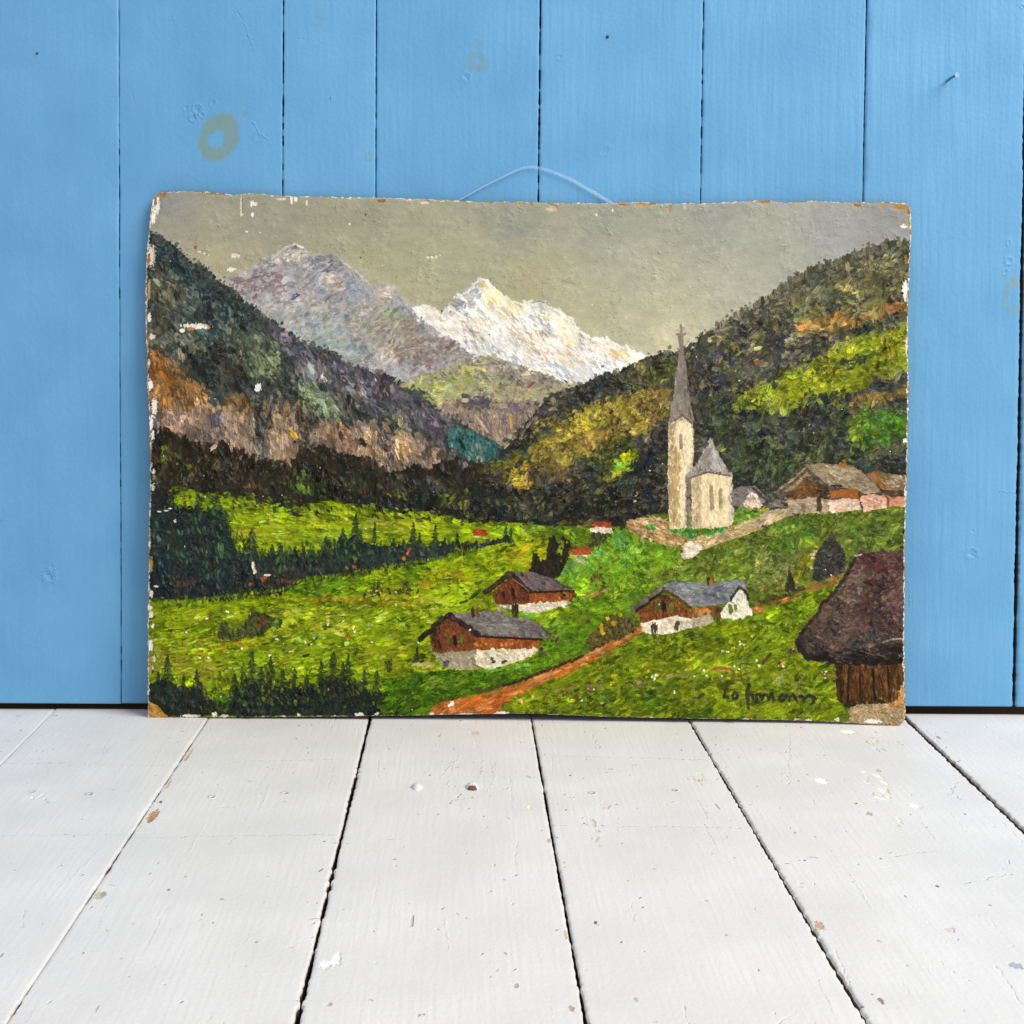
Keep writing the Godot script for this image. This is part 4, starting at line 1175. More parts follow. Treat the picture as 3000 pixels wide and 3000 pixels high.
	c.dabs([1215,449,1232,424,1264,406,1317,384,1380,348,1436,312,1507,284,1583,261,1585,370,1529,378,1473,410,1423,425,1388,411,1353,451,1296,453],"62701e 727e22 525e1e 808a30 6a6c22",1.8,-24,16,22.53,4.93,0.8)
	c.dabs([1215,449,1232,424,1264,406,1317,384,1380,348,1436,312,1507,284,1583,261,1585,370,1529,378,1473,410,1423,425,1388,411,1353,451,1296,453],"62701e 727e22 525e1e 808a30 6a6c22",0.38,-24,28.8,11.26,2.46,1.04)
	c.dabs([1324,384,1422,348,1451,368,1394,383,1345,398],"9aa23a a8ae48 868f2e",1.1,-20,12,25.34,3.52,0.9)
	c.dabs([1436,319,1507,297,1536,311,1479,333],"8e9834 a2a84a 727e26",1,-20,12,25.34,3.52,0.9)
	c.dabs([1218,442,1267,413,1324,412,1352,419,1324,440,1254,448],"868e2e 969c3c 6c7624",1,-25,20,15.49,4.22,0.8)
	c.dabs([1331,412,1366,412,1353,454,1335,451],"949a30 82882a",0.9,-50,20,14.08,4.22,0.7)
	c.dabs([1521,304,1578,275,1579,359,1529,353],"5e6a1e 6c6a26 4e5a20 7a7430",1.3,-40,30,15.49,5.63,0.7)
	c.dabs([1423,372,1446,337,1516,318,1486,358,1444,373],"303e3a 3c4844 283430 464e44",1.7,-35,35,11.26,4.93,0.8)
	c.dabs([1494,392,1536,371,1585,366,1585,395,1537,402,1501,410],"38393a 444446 2e3032 504e4c",1.7,-20,45,9.86,4.93,0.8)
	c.dabs([1452,446,1484,417,1537,406,1585,391,1585,416,1537,430,1495,445],"8a6e3a 7a6c34 9c7c44 6a6a2e",1.6,-25,20,16.9,4.93,0.7)
	c.wash([1118,366,1168,379,1215,449,1282,452,1325,458,1356,444,1388,411,1423,421,1473,421,1454,456,1453,495,1482,533,1517,551,1587,528,1588,599,1511,579,1446,562,1383,566,1326,609,1277,631,1213,618,1213,576,1177,520,1141,478],"343a30 3e4234 2a302c 484a3c 30382e 403e40",0.1,0.2)
	c.dabs([1118,366,1168,379,1215,449,1282,452,1325,458,1356,444,1388,411,1423,421,1473,421,1454,456,1453,495,1482,533,1517,551,1587,528,1588,599,1511,579,1446,562,1383,566,1326,609,1277,631,1213,618,1213,576,1177,520,1141,478],"343a30 3e4234 2a302c 484a3c 30382e 403e40",2,-35,60,11.26,5.63,0.9)
	c.dabs([1118,366,1168,379,1215,449,1282,452,1325,458,1356,444,1388,411,1423,421,1473,421,1454,456,1453,495,1482,533,1517,551,1587,528,1588,599,1511,579,1446,562,1383,566,1326,609,1277,631,1213,618,1213,576,1177,520,1141,478],"343a30 3e4234 2a302c 484a3c 30382e 403e40",0.38,-35,70,5.63,2.82,1.17)
	c.dabs([1211,463,1325,462,1381,447,1416,432,1445,446,1431,488,1382,517,1290,525,1219,512],"424044 4c4a4a 363639 565250",1.1,-10,40,15.49,5.63,0.8)
	c.dabs([1118,373,1153,358,1197,414,1155,471,1119,436],"4c463e 58503f 3e3a38 6a5c4c",1.3,75,30,12.67,5.63,0.7)
	c.dabs([1118,380,1140,387,1144,422,1126,436],"7a5e4a 64504a 8a6c54",0.8,75,20,11.26,4.93,0.6)
	c.dabs([1359,419,1409,411,1424,446,1381,447],"34423a 2a3630 404c3e",1.2,80,30,12.67,5.63,0.8)
	c.dabs([1290,518,1396,524,1468,544,1468,558,1383,559,1291,589],"283a32 2e4436 22302c 3a4a3a",1.3,-20,40,12.67,5.63,0.8)
	c.wash([1454,474,1481,449,1523,445,1580,458,1581,493,1556,508,1538,519,1499,528,1476,523,1456,499],"3c6420 4e6e22 305420 5c7426 466a26",0.1,0.2)
	c.dabs([1454,474,1481,449,1523,445,1580,458,1581,493,1556,508,1538,519,1499,528,1476,523,1456,499],"3c6420 4e6e22 305420 5c7426 466a26",1.7,-25,35,14.08,5.63,0.8)
	c.dabs([1454,474,1481,449,1523,445,1580,458,1581,493,1556,508,1538,519,1499,528,1476,523,1456,499],"3c6420 4e6e22 305420 5c7426 466a26",0.38,-25,63,7.04,2.82,1.04)
	c.dabs([1495,452,1573,430,1580,465,1538,480,1502,473],"34502e 405a30 2c4228",1.2,-30,40,11.26,4.93,0.8)
	c.dabs([1459,460,1480,445,1488,516,1474,523],"6e7428 7c7a2c",0.9,-50,25,14.08,4.93,0.7)
	c.ridge([743,557,774,527,793,498,812,473,834,444,868,430,910,410,956,388,992,378,1036,357,1071,344,1104,345],"2c2c28 38372f 24241f 42403a",16.9,7.04,5.63,0.9)
	c.dabs([760,532,802,490,844,433,914,411,970,396,992,431,942,446,886,446,844,489,788,539],"343430 3f3d36 2a2a28 4a4840 383a30",1.8,-40,50,11.97,6.34,0.9)
	c.dabs([970,389,1019,371,1040,353,1104,345,1104,373,1062,402,1006,410],"4a4c32 5a5a36 3a3e2c 66603a",1.7,80,30,12.67,5.63,0.8)
	c.dabs([1040,360,1104,352,1101,387,1055,402],"4e5628 5e662c 3e4a2a",1,80,25,12.67,5.63,0.7)
	c.wash([803,553,830,510,865,482,914,450,971,438,1027,416,1087,409,1087,461,1042,501,972,523,915,544,873,573,831,584],"7c6c34 6a5e30 8e7a42 a08a54 625a2e 74702a",0.1,0.2)
	c.dabs([803,553,830,510,865,482,914,450,971,438,1027,416,1087,409,1087,461,1042,501,972,523,915,544,873,573,831,584],"7c6c34 6a5e30 8e7a42 a08a54 625a2e 74702a",1.8,-35,25,15.49,5.63,0.8)
	c.dabs([803,553,830,510,865,482,914,450,971,438,1027,416,1087,409,1087,461,1042,501,972,523,915,544,873,573,831,584],"7c6c34 6a5e30 8e7a42 a08a54 625a2e 74702a",0.38,-35,45,7.74,2.82,1.04)
	c.dabs([1027,423,1083,412,1084,451,1035,480,1006,466],"9a8250 a88e5c 886e44",1.2,-30,25,14.08,5.63,0.7)
	c.dabs([894,481,914,446,943,449,922,495,894,510],"a89458 88842c 9a9430",1.2,-60,20,16.9,5.63,0.8)
	c.dabs([894,488,922,467,957,460,950,481,908,502],"84861c 949626 727a1e",1,-50,20,15.49,4.93,0.8)
	c.dabs([901,523,943,498,999,487,971,508,929,530],"a47a4c b68a5a 8e6a3c",1.1,-25,15,18.3,4.22,0.7)
	c.dabs([929,474,971,463,1013,473,971,491],"42402c 504a30 36382a",1,-30,25,14.08,5.63,0.8)
	c.dabs([866,517,887,510,880,545,859,552],"343228 403c30",1.2,-75,15,15.49,5.63,0.7)
	c.dabs([908,537,965,523,1021,515,1014,543,958,579,923,572],"3c4c2a 485a2c 304026 56662e",1.5,-30,30,14.08,5.63,0.8)
	c.dabs([951,586,993,550,1035,529,1046,543,1015,575,973,607,944,604],"868a14 787e18 96941e 66761e",1.6,-45,25,15.49,5.63,0.9)
	c.dabs([969,572,993,564,990,586,965,589],"5a8a2a 6a9430",1,0,40,11.26,4.93,0.7)
	c.dabs([740,568,782,546,799,574,807,623,790,641,754,610],"9c7c1e 867024 b08e2a 6a5a2a 7a8022",1.7,75,25,15.49,6.34,0.9)
	c.dabs([718,564,760,553,761,578,726,582],"74841e 84922a 606e22",1.2,-20,30,14.08,5.63,0.8)
	c.dabs([782,546,803,539,813,560,796,567],"2c4c2e 38582f",1.3,20,40,11.26,5.63,0.7)
	c.dabs([789,581,859,566,916,579,902,608,832,623,803,616],"5c4e30 6a5836 4a4230 7a6640",1.4,60,35,12.67,5.63,0.8)
	c.wash([691,610,761,624,832,616,916,594,973,607,1028,550,1088,493,1090,662,1044,669,1002,691,903,706,762,697,677,681],"2a2c28 34342c 222522 3c3b32 2c3430",0.1,0.2)
	c.dabs([691,610,761,624,832,616,916,594,973,607,1028,550,1088,493,1090,662,1044,669,1002,691,903,706,762,697,677,681],"2a2c28 34342c 222522 3c3b32 2c3430",1.9,-30,55,11.97,5.63,0.9)
	c.dabs([691,610,761,624,832,616,916,594,973,607,1028,550,1088,493,1090,662,1044,669,1002,691,903,706,762,697,677,681],"2a2c28 34342c 222522 3c3b32 2c3430",0.38,-30,70,5.98,2.82,1.17)
	c.dabs([1028,536,1088,479,1090,655,1044,655,1022,606],"333438 3e3e40 2a2b30 484644",1.5,82,20,16.9,5.63,0.8)
	c.dabs([937,614,1043,606,1030,641,945,642],"222c2c 2a3632 1c2426",1.2,0,25,15.49,5.63,0.7)
	c.dabs([938,646,966,639,959,649],"7a8a30 6a7a2a",0.9,-15,15,15.49,4.93,0.7)
	c.dabs([857,672,889,664,882,675,861,677],"6a8a2a 58761f",1,-15,15,12.67,4.22,0.7)
	c.spots([1018,599,1022,596,1015,620,1021,641,966,642,1028,522],3.52,"c8a888 b89a6c b8a890",0.6)
	c.dabs([1167,309,1576,120,1578,275,1394,348,1218,435],"66643e 5a6034 74704a 4c5234",0.7,-40,35,14.08,5.63,1)
	c.dabs([1154,415,1466,431,1581,536,1468,565,1291,617,1184,541],"4a5634 566238 3e4a30 60623c",0.8,-35,50,12.67,4.93,1.1)
	c.dabs([747,624,1043,592,1085,521,1086,648,903,692,720,666],"4a4a30 565434 3e4430 62583a",0.7,-30,50,11.26,4.93,1.1)
	c.dabs([802,490,1041,395,1084,451,972,544,832,609],"6e6a2e 7c7436 5e6428 8a7c40",0.6,-40,30,14.08,4.93,1)
	c.drag([725,561,844,426,1040,353,1181,288,1392,165,1575,106,1582,599,1326,602,1220,576,1115,661,762,694],1.1,-40,45,18.3,7.04,1.1,0.2)
	c.drag([760,546,844,440,1083,352,1086,662,762,694],0.5,-35,40,11.26,3.52,1.1,0.22)
	c.drag([11,509,52,505,87,527,129,537,171,533,213,554,255,567,304,573,339,545,374,537,417,554,465,559,487,565,505,593,532,587,570,574,592,585,636,562,649,559,667,587,680,567,718,568,761,596,804,637,804,697,681,695,604,678,515,674,427,663,382,653,295,671,207,655,147,645,74,660,13,675],0.9,80,35,16.9,6.34,1.1,0.24)
	# meadows
	c.wash([11,675,727,694,1002,694,1044,669,1341,658,1588,634,1594,1097,16,1100],"4c5e18 56681c 44561a",0.1,0.15)
	c.wash([59,660,77,648,88,630,147,638,163,644,207,648,259,654,295,664,338,662,377,648,397,648,427,656,462,665,515,668,545,674,567,669,604,670,637,680,681,688,747,687,804,690,805,735,720,736,622,745,411,754,201,757,172,673,88,667],"6c7e16 788a1c 60721a 869622 748210",0.1,0.2)
	c.dabs([59,660,77,648,88,630,147,638,163,644,207,648,259,654,295,664,338,662,377,648,397,648,427,656,462,665,515,668,545,674,567,669,604,670,637,680,681,688,747,687,804,690,805,735,720,736,622,745,411,754,201,757,172,673,88,667],"6c7e16 788a1c 60721a 869622 748210",1.8,4,10,28.16,4.93,0.7)
	c.dabs([59,660,77,648,88,630,147,638,163,644,207,648,259,654,295,664,338,662,377,648,397,648,427,656,462,665,515,668,545,674,567,669,604,670,637,680,681,688,747,687,804,690,805,735,720,736,622,745,411,754,201,757,172,673,88,667],"6c7e16 788a1c 60721a 869622 748210",0.38,4,18,14.08,2.46,0.91)
	c.dabs([326,678,445,670,446,701,341,713],"84941e 96a22e 76881a a8aa40",1.2,3,8,35.2,4.22,0.8)
	c.dabs([193,694,270,700,264,728,215,735],"94902a 868418 a29c3a",1.1,-3,10,28.16,4.93,0.7)
	c.dabs([488,683,579,671,621,681,600,710,516,711],"8c9620 9ca236 7c8a1c aeac48",1.3,2,10,28.16,4.22,0.8)
	c.dabs([495,687,547,682,551,695,495,697],"c4b256 d2c270 b0a440",1.1,0,6,28.16,4.22,0.7)
	c.dabs([264,714,376,713,376,734,271,735],"8ca034 a8b456 7c9224",0.9,3,6,35.2,2.82,0.9)
	c.dabs([179,648,242,655,305,671,382,670,340,681,242,672],"70841e 5c7020 82922c",1,8,10,23.94,4.93,0.7)
	c.dabs([678,691,748,687,776,708,720,719],"7c9a2c 6c8a24 8aa63a",1.2,5,20,16.9,4.93,0.7)
	c.dabs([270,658,340,664,368,671,312,671],"2a3a1e 34441f",0.8,8,8,21.12,4.22,0.6)
	c.wash([13,846,160,841,294,835,348,804,420,799,507,782,586,773,653,753,714,736,760,726,798,717,847,721,904,762,905,875,836,946,766,1010,626,1060,485,1076,16,1091],"60700e 6e7e14 54660e 7a8a1c 66740e",0.1,0.2)
	c.dabs([13,846,160,841,294,835,348,804,420,799,507,782,586,773,653,753,714,736,760,726,798,717,847,721,904,762,905,875,836,946,766,1010,626,1060,485,1076,16,1091],"60700e 6e7e14 54660e 7a8a1c 66740e",1.8,-10,18,22.53,5.63,0.7)
	c.dabs([13,846,160,841,294,835,348,804,420,799,507,782,586,773,653,753,714,736,760,726,798,717,847,721,904,762,905,875,836,946,766,1010,626,1060,485,1076,16,1091],"60700e 6e7e14 54660e 7a8a1c 66740e",0.38,-10,32.4,11.26,2.82,0.91)
	c.dabs([321,811,377,804,475,799,524,802,468,838,384,846,314,839],"3c6210 4a7014 325410 587a18",1.7,-6,18,21.12,5.63,0.7)
	c.dabs([538,781,594,773,601,801,552,816],"4a7014 587c18 3c6012",1.2,-20,25,16.9,5.63,0.7)
	c.dabs([587,780,692,754,763,736,805,735,805,778,735,806,623,822],"728812 80961a 647a10 8ea22a",1.6,-14,16,22.53,4.93,0.8)
	c.dabs([749,736,805,725,840,728,844,770,791,778,763,764],"9c921a ac9e24 8a8a16 b8ac3a",1.5,-8,18,21.12,4.93,0.7)
	c.dabs([566,794,644,790,693,800,679,814,581,822],"96801a a88c22 84781a",1.2,-8,12,22.53,4.93,0.7)
	c.dabs([398,845,482,841,588,840,651,850,623,860,469,855,405,859],"96801c a68a20 84741a 8a8a1c",1.6,2,10,25.34,5.63,0.7)
	c.dabs([328,846,398,842,405,859,335,860],"98841a 8a7a18 7a8214",1.1,4,10,21.12,5.63,0.7)
	c.dabs([105,933,175,935,245,931,273,938,175,949,112,943],"9c701c a87e26 8a661a",1.4,3,12,21.12,4.93,0.7)
	c.dabs([21,955,147,953,190,1009,106,1024,22,990],"7e7e1e 929030 6a7216 a6a24e b4b06a",1.4,-12,12,21.12,3.52,0.9)
	c.dabs([134,995,190,1002,204,1051,162,1065,134,1037],"5c7414 7a7c1e 4c6812 887a22",1.4,-15,25,16.9,5.63,0.7)
	c.dabs([244,868,377,867,455,880,455,922,343,937,245,924],"74841a 86902a 667812 9aa03e b0b05a",1.2,-14,14,21.12,4.22,0.9)
	c.dabs([287,924,413,922,449,978,344,993,273,966],"66780e 748414 588010 828e24",1.2,-10,16,22.53,4.93,0.8)
	c.dabs([441,873,574,864,617,899,554,949,456,950],"66780e 748616 58700e 8a9a28 6e8e1c",1.5,-18,16,22.53,4.93,0.7)
	c.dabs([602,822,707,814,707,835,644,871,581,871],"7a9018 88a026 6c8212 9cae42",1.4,-16,14,21.12,4.22,0.8)
	c.dabs([581,871,694,849,715,856,680,877,610,899],"7e9222 92a43a 6c8014 a8b25c",1.3,-18,14,19.71,3.52,0.9)
	c.dabs([470,950,582,942,610,969,554,991,484,985],"6c7a12 7e8420 5c6a10 8a8024",1.3,-12,18,19.71,5.63,0.7)
	c.dabs([20,864,146,862,230,868,217,910,133,918,21,927],"5a6c0e 66780f 4e600c 728018",1.2,-8,16,21.12,5.63,0.6)
	c.drag([59,660,77,648,88,630,147,638,163,644,207,648,259,654,295,664,338,662,377,648,397,648,427,656,462,665,515,668,545,674,567,669,604,670,637,680,681,688,747,687,804,690,805,735,720,736,622,745,411,754,201,757,172,673,88,667],0.7,4,12,28.16,5.63,1,0.12)
	c.drag([13,846,160,841,294,835,348,804,420,799,507,782,586,773,653,753,714,736,760,726,798,717,847,721,904,762,905,875,836,946,766,1010,626,1060,485,1076,16,1091],0.8,-10,22,25.34,6.34,1,0.14)
	c.dabs([13,846,160,841,294,835,348,804,420,799,507,782,586,773,653,753,714,736,760,726,798,717,847,721,904,762,905,875,836,946,766,1010,626,1060,485,1076,16,1091],"36500c 42600e 2c460c 4e6a12",0.13,-12,25,16.9,4.22,0.9)
	c.dabs([13,846,160,841,294,835,348,804,420,799,507,782,586,773,653,753,714,736,760,726,798,717,847,721,904,762,905,875,836,946,766,1010,626,1060,485,1076,16,1091],"8ca024 9cae34 7c921c",0.13,-12,22,18.3,3.52,1.1)
	c.dabs([59,660,77,648,88,630,147,638,163,644,207,648,259,654,295,664,338,662,377,648,397,648,427,656,462,665,515,668,545,674,567,669,604,670,637,680,681,688,747,687,804,690,805,735,720,736,622,745,411,754,201,757,172,673,88,667],"46600e 526c14",0.12,4,14,21.12,3.52,0.9)
	c.dabs([20,871,272,868,623,836,652,899,554,963,414,1014,204,995,29,1018],"b8b86c c8c684 a8ac50 d2d09a",0.06,-14,14,14.08,2.11,1.1)
	c.dabs([342,804,623,801,721,771,722,835,553,879,342,867],"a8b450 b8be6a 92a638",0.06,-12,16,12.67,2.11,1)
	c.dabs([193,659,375,670,621,681,692,709,411,719,215,728],"b2be5e c2c878 9cb040",0.1,3,8,14.08,2.11,1)
	c.drag([12,619,200,631,410,635,621,660,762,673,762,701,551,689,340,685,158,659,13,675],0.8,10,35,18.3,6.34,1,0.2)
	c.drag([677,667,804,686,1009,691,1010,733,833,749,763,736],0.6,-10,40,16.9,6.34,1,0.2)
	c.dabs([60,632,200,641,340,653,516,662,692,681,692,691,481,680,270,668,102,653],"2c3a1c 38481e 24301a 44541f",0.35,70,40,12.67,4.93,0.9)
	c.dabs([102,632,270,637,480,655,691,674,692,688,410,674,200,659],"5e7420 6c8226 50641e",0.22,30,50,12.67,4.22,0.9)
	# spruce belts
	c.wash([13,668,39,668,89,695,131,702,173,704,194,743,201,760,243,765,313,762,383,761,411,740,439,729,485,739,552,740,622,738,692,735,741,724,762,716,763,727,714,738,653,754,586,774,507,784,420,800,348,805,331,817,294,836,202,844,153,853,13,855],"26322f 303c34 202b2e 3a4438 2a3838",0.1,0.2)
	c.dabs([13,668,39,668,89,695,131,702,173,704,194,743,201,760,243,765,313,762,383,761,411,740,439,729,485,739,552,740,622,738,692,735,741,724,762,716,763,727,714,738,653,754,586,774,507,784,420,800,348,805,331,817,294,836,202,844,153,853,13,855],"26322f 303c34 202b2e 3a4438 2a3838",1.9,82,25,14.08,5.63,0.9)
	c.dabs([13,668,39,668,89,695,131,702,173,704,194,743,201,760,243,765,313,762,383,761,411,740,439,729,485,739,552,740,622,738,692,735,741,724,762,716,763,727,714,738,653,754,586,774,507,784,420,800,348,805,331,817,294,836,202,844,153,853,13,855],"26322f 303c34 202b2e 3a4438 2a3838",0.38,82,45,7.04,2.82,1.17)
	c.dabs([13,661,172,673,194,771,160,841,15,850],"182530 202d36 14202a 2a373c 1e3036",1.8,78,25,16.9,6.34,0.9)
	c.dabs([201,757,383,754,481,739,622,738,608,766,412,789,244,812],"2e3630 384038 262e2a 424a3e 2a3634",1.5,80,25,12.67,4.93,0.9)
	c.dabs([383,733,453,719,481,753,412,775],"22362c 2c4434 1c2c28 36522e",1.3,75,25,14.08,4.93,0.8)
	c.dabs([229,777,341,769,342,811,258,826],"34362c 3e3e30 4a4434 2c2e28",1.2,70,40,11.26,4.22,0.8)
	c.dabs([601,731,692,730,741,722,692,737,643,753,601,759],"2e342a 3a3e30 464432 262c26",1.4,80,30,10.56,4.93,0.8)
	c.spruces([18,619,759,24,39,594,759,31,63,632,758,24,91,647,758,21,118,632,758,24,138,656,757,20,157,626,771,25,178,673,771,18,102,674,786,21,172,687,799,21,230,704,770,17,271,742,784,13,288,735,777,11,320,740,776,11,354,734,776,13,383,719,775,14,445,670,754,14,484,690,732,6,418,701,754,13,564,689,745,10,577,710,745,7,610,692,752,11,655,709,751,8,523,721,767,11,544,724,767,10,629,720,755,8,755,694,729,7,766,699,729,6],"24322f 2e3c36 1c282c 38443a",0.5)
	c.dabs([62,807,132,806,139,841,76,849],"6a3c2c 54342a 3a2c26",0.6,40,25,12.67,4.22,0.7)
	c.dabs([202,813,293,805,293,840,216,847],"26281e 32301f 4a3a26 2a3424",1.3,40,45,11.26,4.93,0.8)
	c.line([279,812,300,813,321,813],"5a3a2c 6a4434",6.34,0.4,0.3)
	c.spots([260,808,255,812,444,768,444,783,553,754,556,747,545,767,228,821],5.63,"a8562e b8682e 8a4a2a",0.6)
	c.spots([440,810,454,790,426,788],3.52,"8a6a44",0.5)
	c.dabs([13,689,186,701,341,762,622,745,622,766,342,804,160,841,15,843],"2e3c38 3a463c 445044 34444a",0.22,75,35,11.26,2.82,1)
	c.drag([13,675,186,687,383,754,741,729,622,766,342,807,160,845,15,850],0.2,78,30,12.67,4.22,1.1,0.3)
	c.ridge([20,857,90,859,160,850,216,844,293,834,342,810,412,803,496,788,552,777,622,766,692,744],"5a6e16 66781a 4c6012 74861e 3a5018",11.26,4.93,4.22,0.9)
	c.dabs([20,846,160,841,293,824,412,795,552,771,692,737,692,752,552,786,412,810,293,843,160,861,20,867],"2a3c1c 364a1c 42581a 526a1a",0.4,70,50,12.67,4.22,0.9)
	c.dabs([201,743,411,726,622,731,622,755,412,775,244,798],"34502a 426030 2c4428 50702e",0.25,78,25,14.08,4.22,1)
	c.dabs([18,654,193,659,201,771,174,841,20,843],"34503a 40603e 2c4634 4c6a3c",0.16,75,30,15.49,4.93,1)
	c.wash([161,931,166,904,178,900,196,918,217,903,227,886,237,875,250,882,265,885,294,892,292,910,273,906,252,924,210,932,175,935],"3e4622 4a502a 30381c 545a30",0.1,0.2)
	c.dabs([161,931,166,904,178,900,196,918,217,903,227,886,237,875,250,882,265,885,294,892,292,910,273,906,252,924,210,932,175,935],"3e4622 4a502a 30381c 545a30",1.6,70,40,11.26,4.93,0.9)
	c.spots([250,898,246,907,253,890,259,903],6.34,"7a4626 6a3a22 8a522e",0.6)
	c.spots([278,901,283,896,287,906],5.63,"3e5624 4c6628",0.6)
	c.dabs([472,841,482,813,496,813,504,841],"403c2c 4a4634 34322a",1.6,75,30,9.86,3.52,0.7)
	c.dabs([528,840,542,819,556,812,563,840],"4a442c 3c3826 56502f",1.6,60,40,9.86,3.52,0.8)
	c.spots([514,829,516,836,465,841,574,833],4.22,"3a3428",0.5)
	c.line([511,895,529,887,560,907],"3a4420",2.11,0.4,0.3)
	c.spots([184,961,212,953,138,892,181,877,270,967,283,933,390,903,383,930,421,896,445,916,481,937,499,888,529,861,361,929,343,939,357,943,126,973,142,971,390,899,443,908,96,922,530,835],3.17,"eeeade e2dfc8 f4f2ea",1.1)
	c.spots([390,896,378,912,441,907,438,912,399,915,421,912],4.22,"d8b93a e2c64a",0.8)
	c.spots([329,934,431,929,427,940,476,901,501,890,546,900],6.34,"86ac58 98b868",0.7)
	c.spots([431,931,217,949,112,950],5.63,"a86a24 3c6a1e",0.5)
	# foreground spruces
	c.wash([19,1028,53,1024,64,1035,96,1038,120,1041,142,1056,162,1064,190,1063,197,1037,246,1022,299,1032,344,1037,376,1029,414,1017,456,1027,478,1041,502,1045,515,1051,506,1066,502,1087,20,1092],"222e26 2c382a 1a2424 364030 26362c",0.1,0.2)
	c.dabs([19,1028,53,1024,64,1035,96,1038,120,1041,142,1056,162,1064,190,1063,197,1037,246,1022,299,1032,344,1037,376,1029,414,1017,456,1027,478,1041,502,1045,515,1051,506,1066,502,1087,20,1092],"222e26 2c382a 1a2424 364030 26362c",1.9,82,22,15.49,5.63,0.9)
	c.dabs([19,1028,53,1024,64,1035,96,1038,120,1041,142,1056,162,1064,190,1063,197,1037,246,1022,299,1032,344,1037,376,1029,414,1017,456,1027,478,1041,502,1045,515,1051,506,1066,502,1087,20,1092],"222e26 2c382a 1a2424 364030 26362c",0.38,82,39.6,7.74,2.82,1.17)
	c.spruces([58,963,1045,14,39,1000,1059,15,92,1006,1066,14,119,994,1066,15,216,979,1065,14,233,954,1064,18,253,987,1064,15,272,965,1064,17,298,997,1064,14,322,986,1064,13,347,1004,1063,14,377,970,1063,15,402,953,1063,20,433,961,1062,17,422,975,1063,14,466,991,1069,13,492,992,1069,14,197,1002,1065,15],"202c26 2a362a 182222 343e2c",0.5)
	c.dabs([50,1024,134,1030,162,1065,107,1080,51,1073],"2c342a 36382c 3e3e34",0.5,80,15,18.3,3.52,0.8)
	c.dabs([148,1037,197,1037,198,1079,163,1083],"32501a 3e5e20 28421a 4a5a1e",1.2,-20,40,14.08,4.93,0.7)
	c.dabs([246,1022,456,1020,457,1062,246,1064],"3a3c22 4a4426 2c3420",0.35,75,30,9.86,3.52,0.9)
	c.dabs([22,1032,499,1027,499,1079,23,1084],"26342a 304030 3a4636 2c3e3a",0.25,78,30,12.67,2.82,1)
	c.spots([257,1040,285,1053,393,1035,288,1058],3.52,"b08a34 96762e",0.7)
	c.dabs([128,1083,148,1072,163,1086],"50482c 5c5030",0.6,60,40,9.86,3.52,0.6)
	c.dabs([148,995,498,992,499,1062,148,1072],"4e6818 5c7620 42581a",0.16,70,30,15.49,4.22,0.9)
	c.drag([19,1018,501,1013,502,1083,20,1088],0.2,80,25,12.67,4.22,1.1,0.3)
	c.wash([505,1013,541,1009,576,1001,625,994,709,993,766,989,836,967,864,981,808,1009,731,1028,661,1050,619,1061,605,1087,499,1088,513,1048],"38560e 466812 2c460e 527616 4a600e",0.1,0.2)
	c.dabs([505,1013,541,1009,576,1001,625,994,709,993,766,989,836,967,864,981,808,1009,731,1028,661,1050,619,1061,605,1087,499,1088,513,1048],"38560e 466812 2c460e 527616 4a600e",1.9,-22,18,21.12,5.63,0.7)
	c.dabs([505,1013,541,1009,576,1001,625,994,709,993,766,989,836,967,864,981,808,1009,731,1028,661,1050,619,1061,605,1087,499,1088,513,1048],"38560e 466812 2c460e 527616 4a600e",0.38,-22,32.4,10.56,2.82,0.91)
	c.dabs([583,1012,639,1001,695,1004,660,1032,597,1033],"6a7c2a 7e8c3a 56681a",0.6,-25,20,15.49,2.82,0.8)
	c.dabs([499,1041,555,1033,597,1061,555,1086,499,1086],"2c400c 364e10 223410",1.2,-25,25,19.71,5.63,0.6)
	c.dabs([509,977,526,970,530,1002,512,998],"2c3026 383a2c",1.2,80,20,11.26,4.22,0.6)
	# middle ground by the church
	c.wash([834,819,862,798,897,762,932,748,967,726,981,698,1009,705,1052,725,1109,739,1123,767,1102,802,1046,824,1004,867,948,874,898,868,862,833],"5a7a1e 668424 4e7020 748c30 5e7a2a",0.1,0.2)
	c.dabs([834,819,862,798,897,762,932,748,967,726,981,698,1009,705,1052,725,1109,739,1123,767,1102,802,1046,824,1004,867,948,874,898,868,862,833],"5a7a1e 668424 4e7020 748c30 5e7a2a",1.9,-20,35,14.08,4.93,0.8)
	c.dabs([834,819,862,798,897,762,932,748,967,726,981,698,1009,705,1052,725,1109,739,1123,767,1102,802,1046,824,1004,867,948,874,898,868,862,833],"5a7a1e 668424 4e7020 748c30 5e7a2a",0.38,-20,63,7.04,2.46,1.04)
	c.dabs([897,769,1009,726,1045,732,1045,768,947,790,897,798],"5c8432 6c9040 4c7a2c 789a4c",1.3,-30,40,11.26,4.22,0.8)
	c.dabs([981,705,1006,701,1010,733,989,747,974,733],"4a7f4c 5a8c58 3e7442",1.2,75,25,14.08,5.63,0.8)
	c.dabs([869,777,893,759,897,790,876,794],"487d4c 568a58 3a7040",1.2,75,25,14.08,5.63,0.8)
	c.dabs([932,741,953,734,957,755,936,758],"588c58 6a986a",1,70,30,9.86,4.93,0.7)
	c.dabs([877,861,947,825,1018,817,1011,874,941,910,871,917],"4c6816 587218 42600f 647c1e",1.6,-25,22,19.71,5.63,0.7)
	c.wash([807,911,849,896,906,903,948,909,934,938,892,959,822,995,766,1006,766,989,829,960],"446214 506e18 385410 5c7a1e",0.1,0.2)
	c.dabs([807,911,849,896,906,903,948,909,934,938,892,959,822,995,766,1006,766,989,829,960],"446214 506e18 385410 5c7a1e",1.7,-25,20,19.71,5.63,0.7)
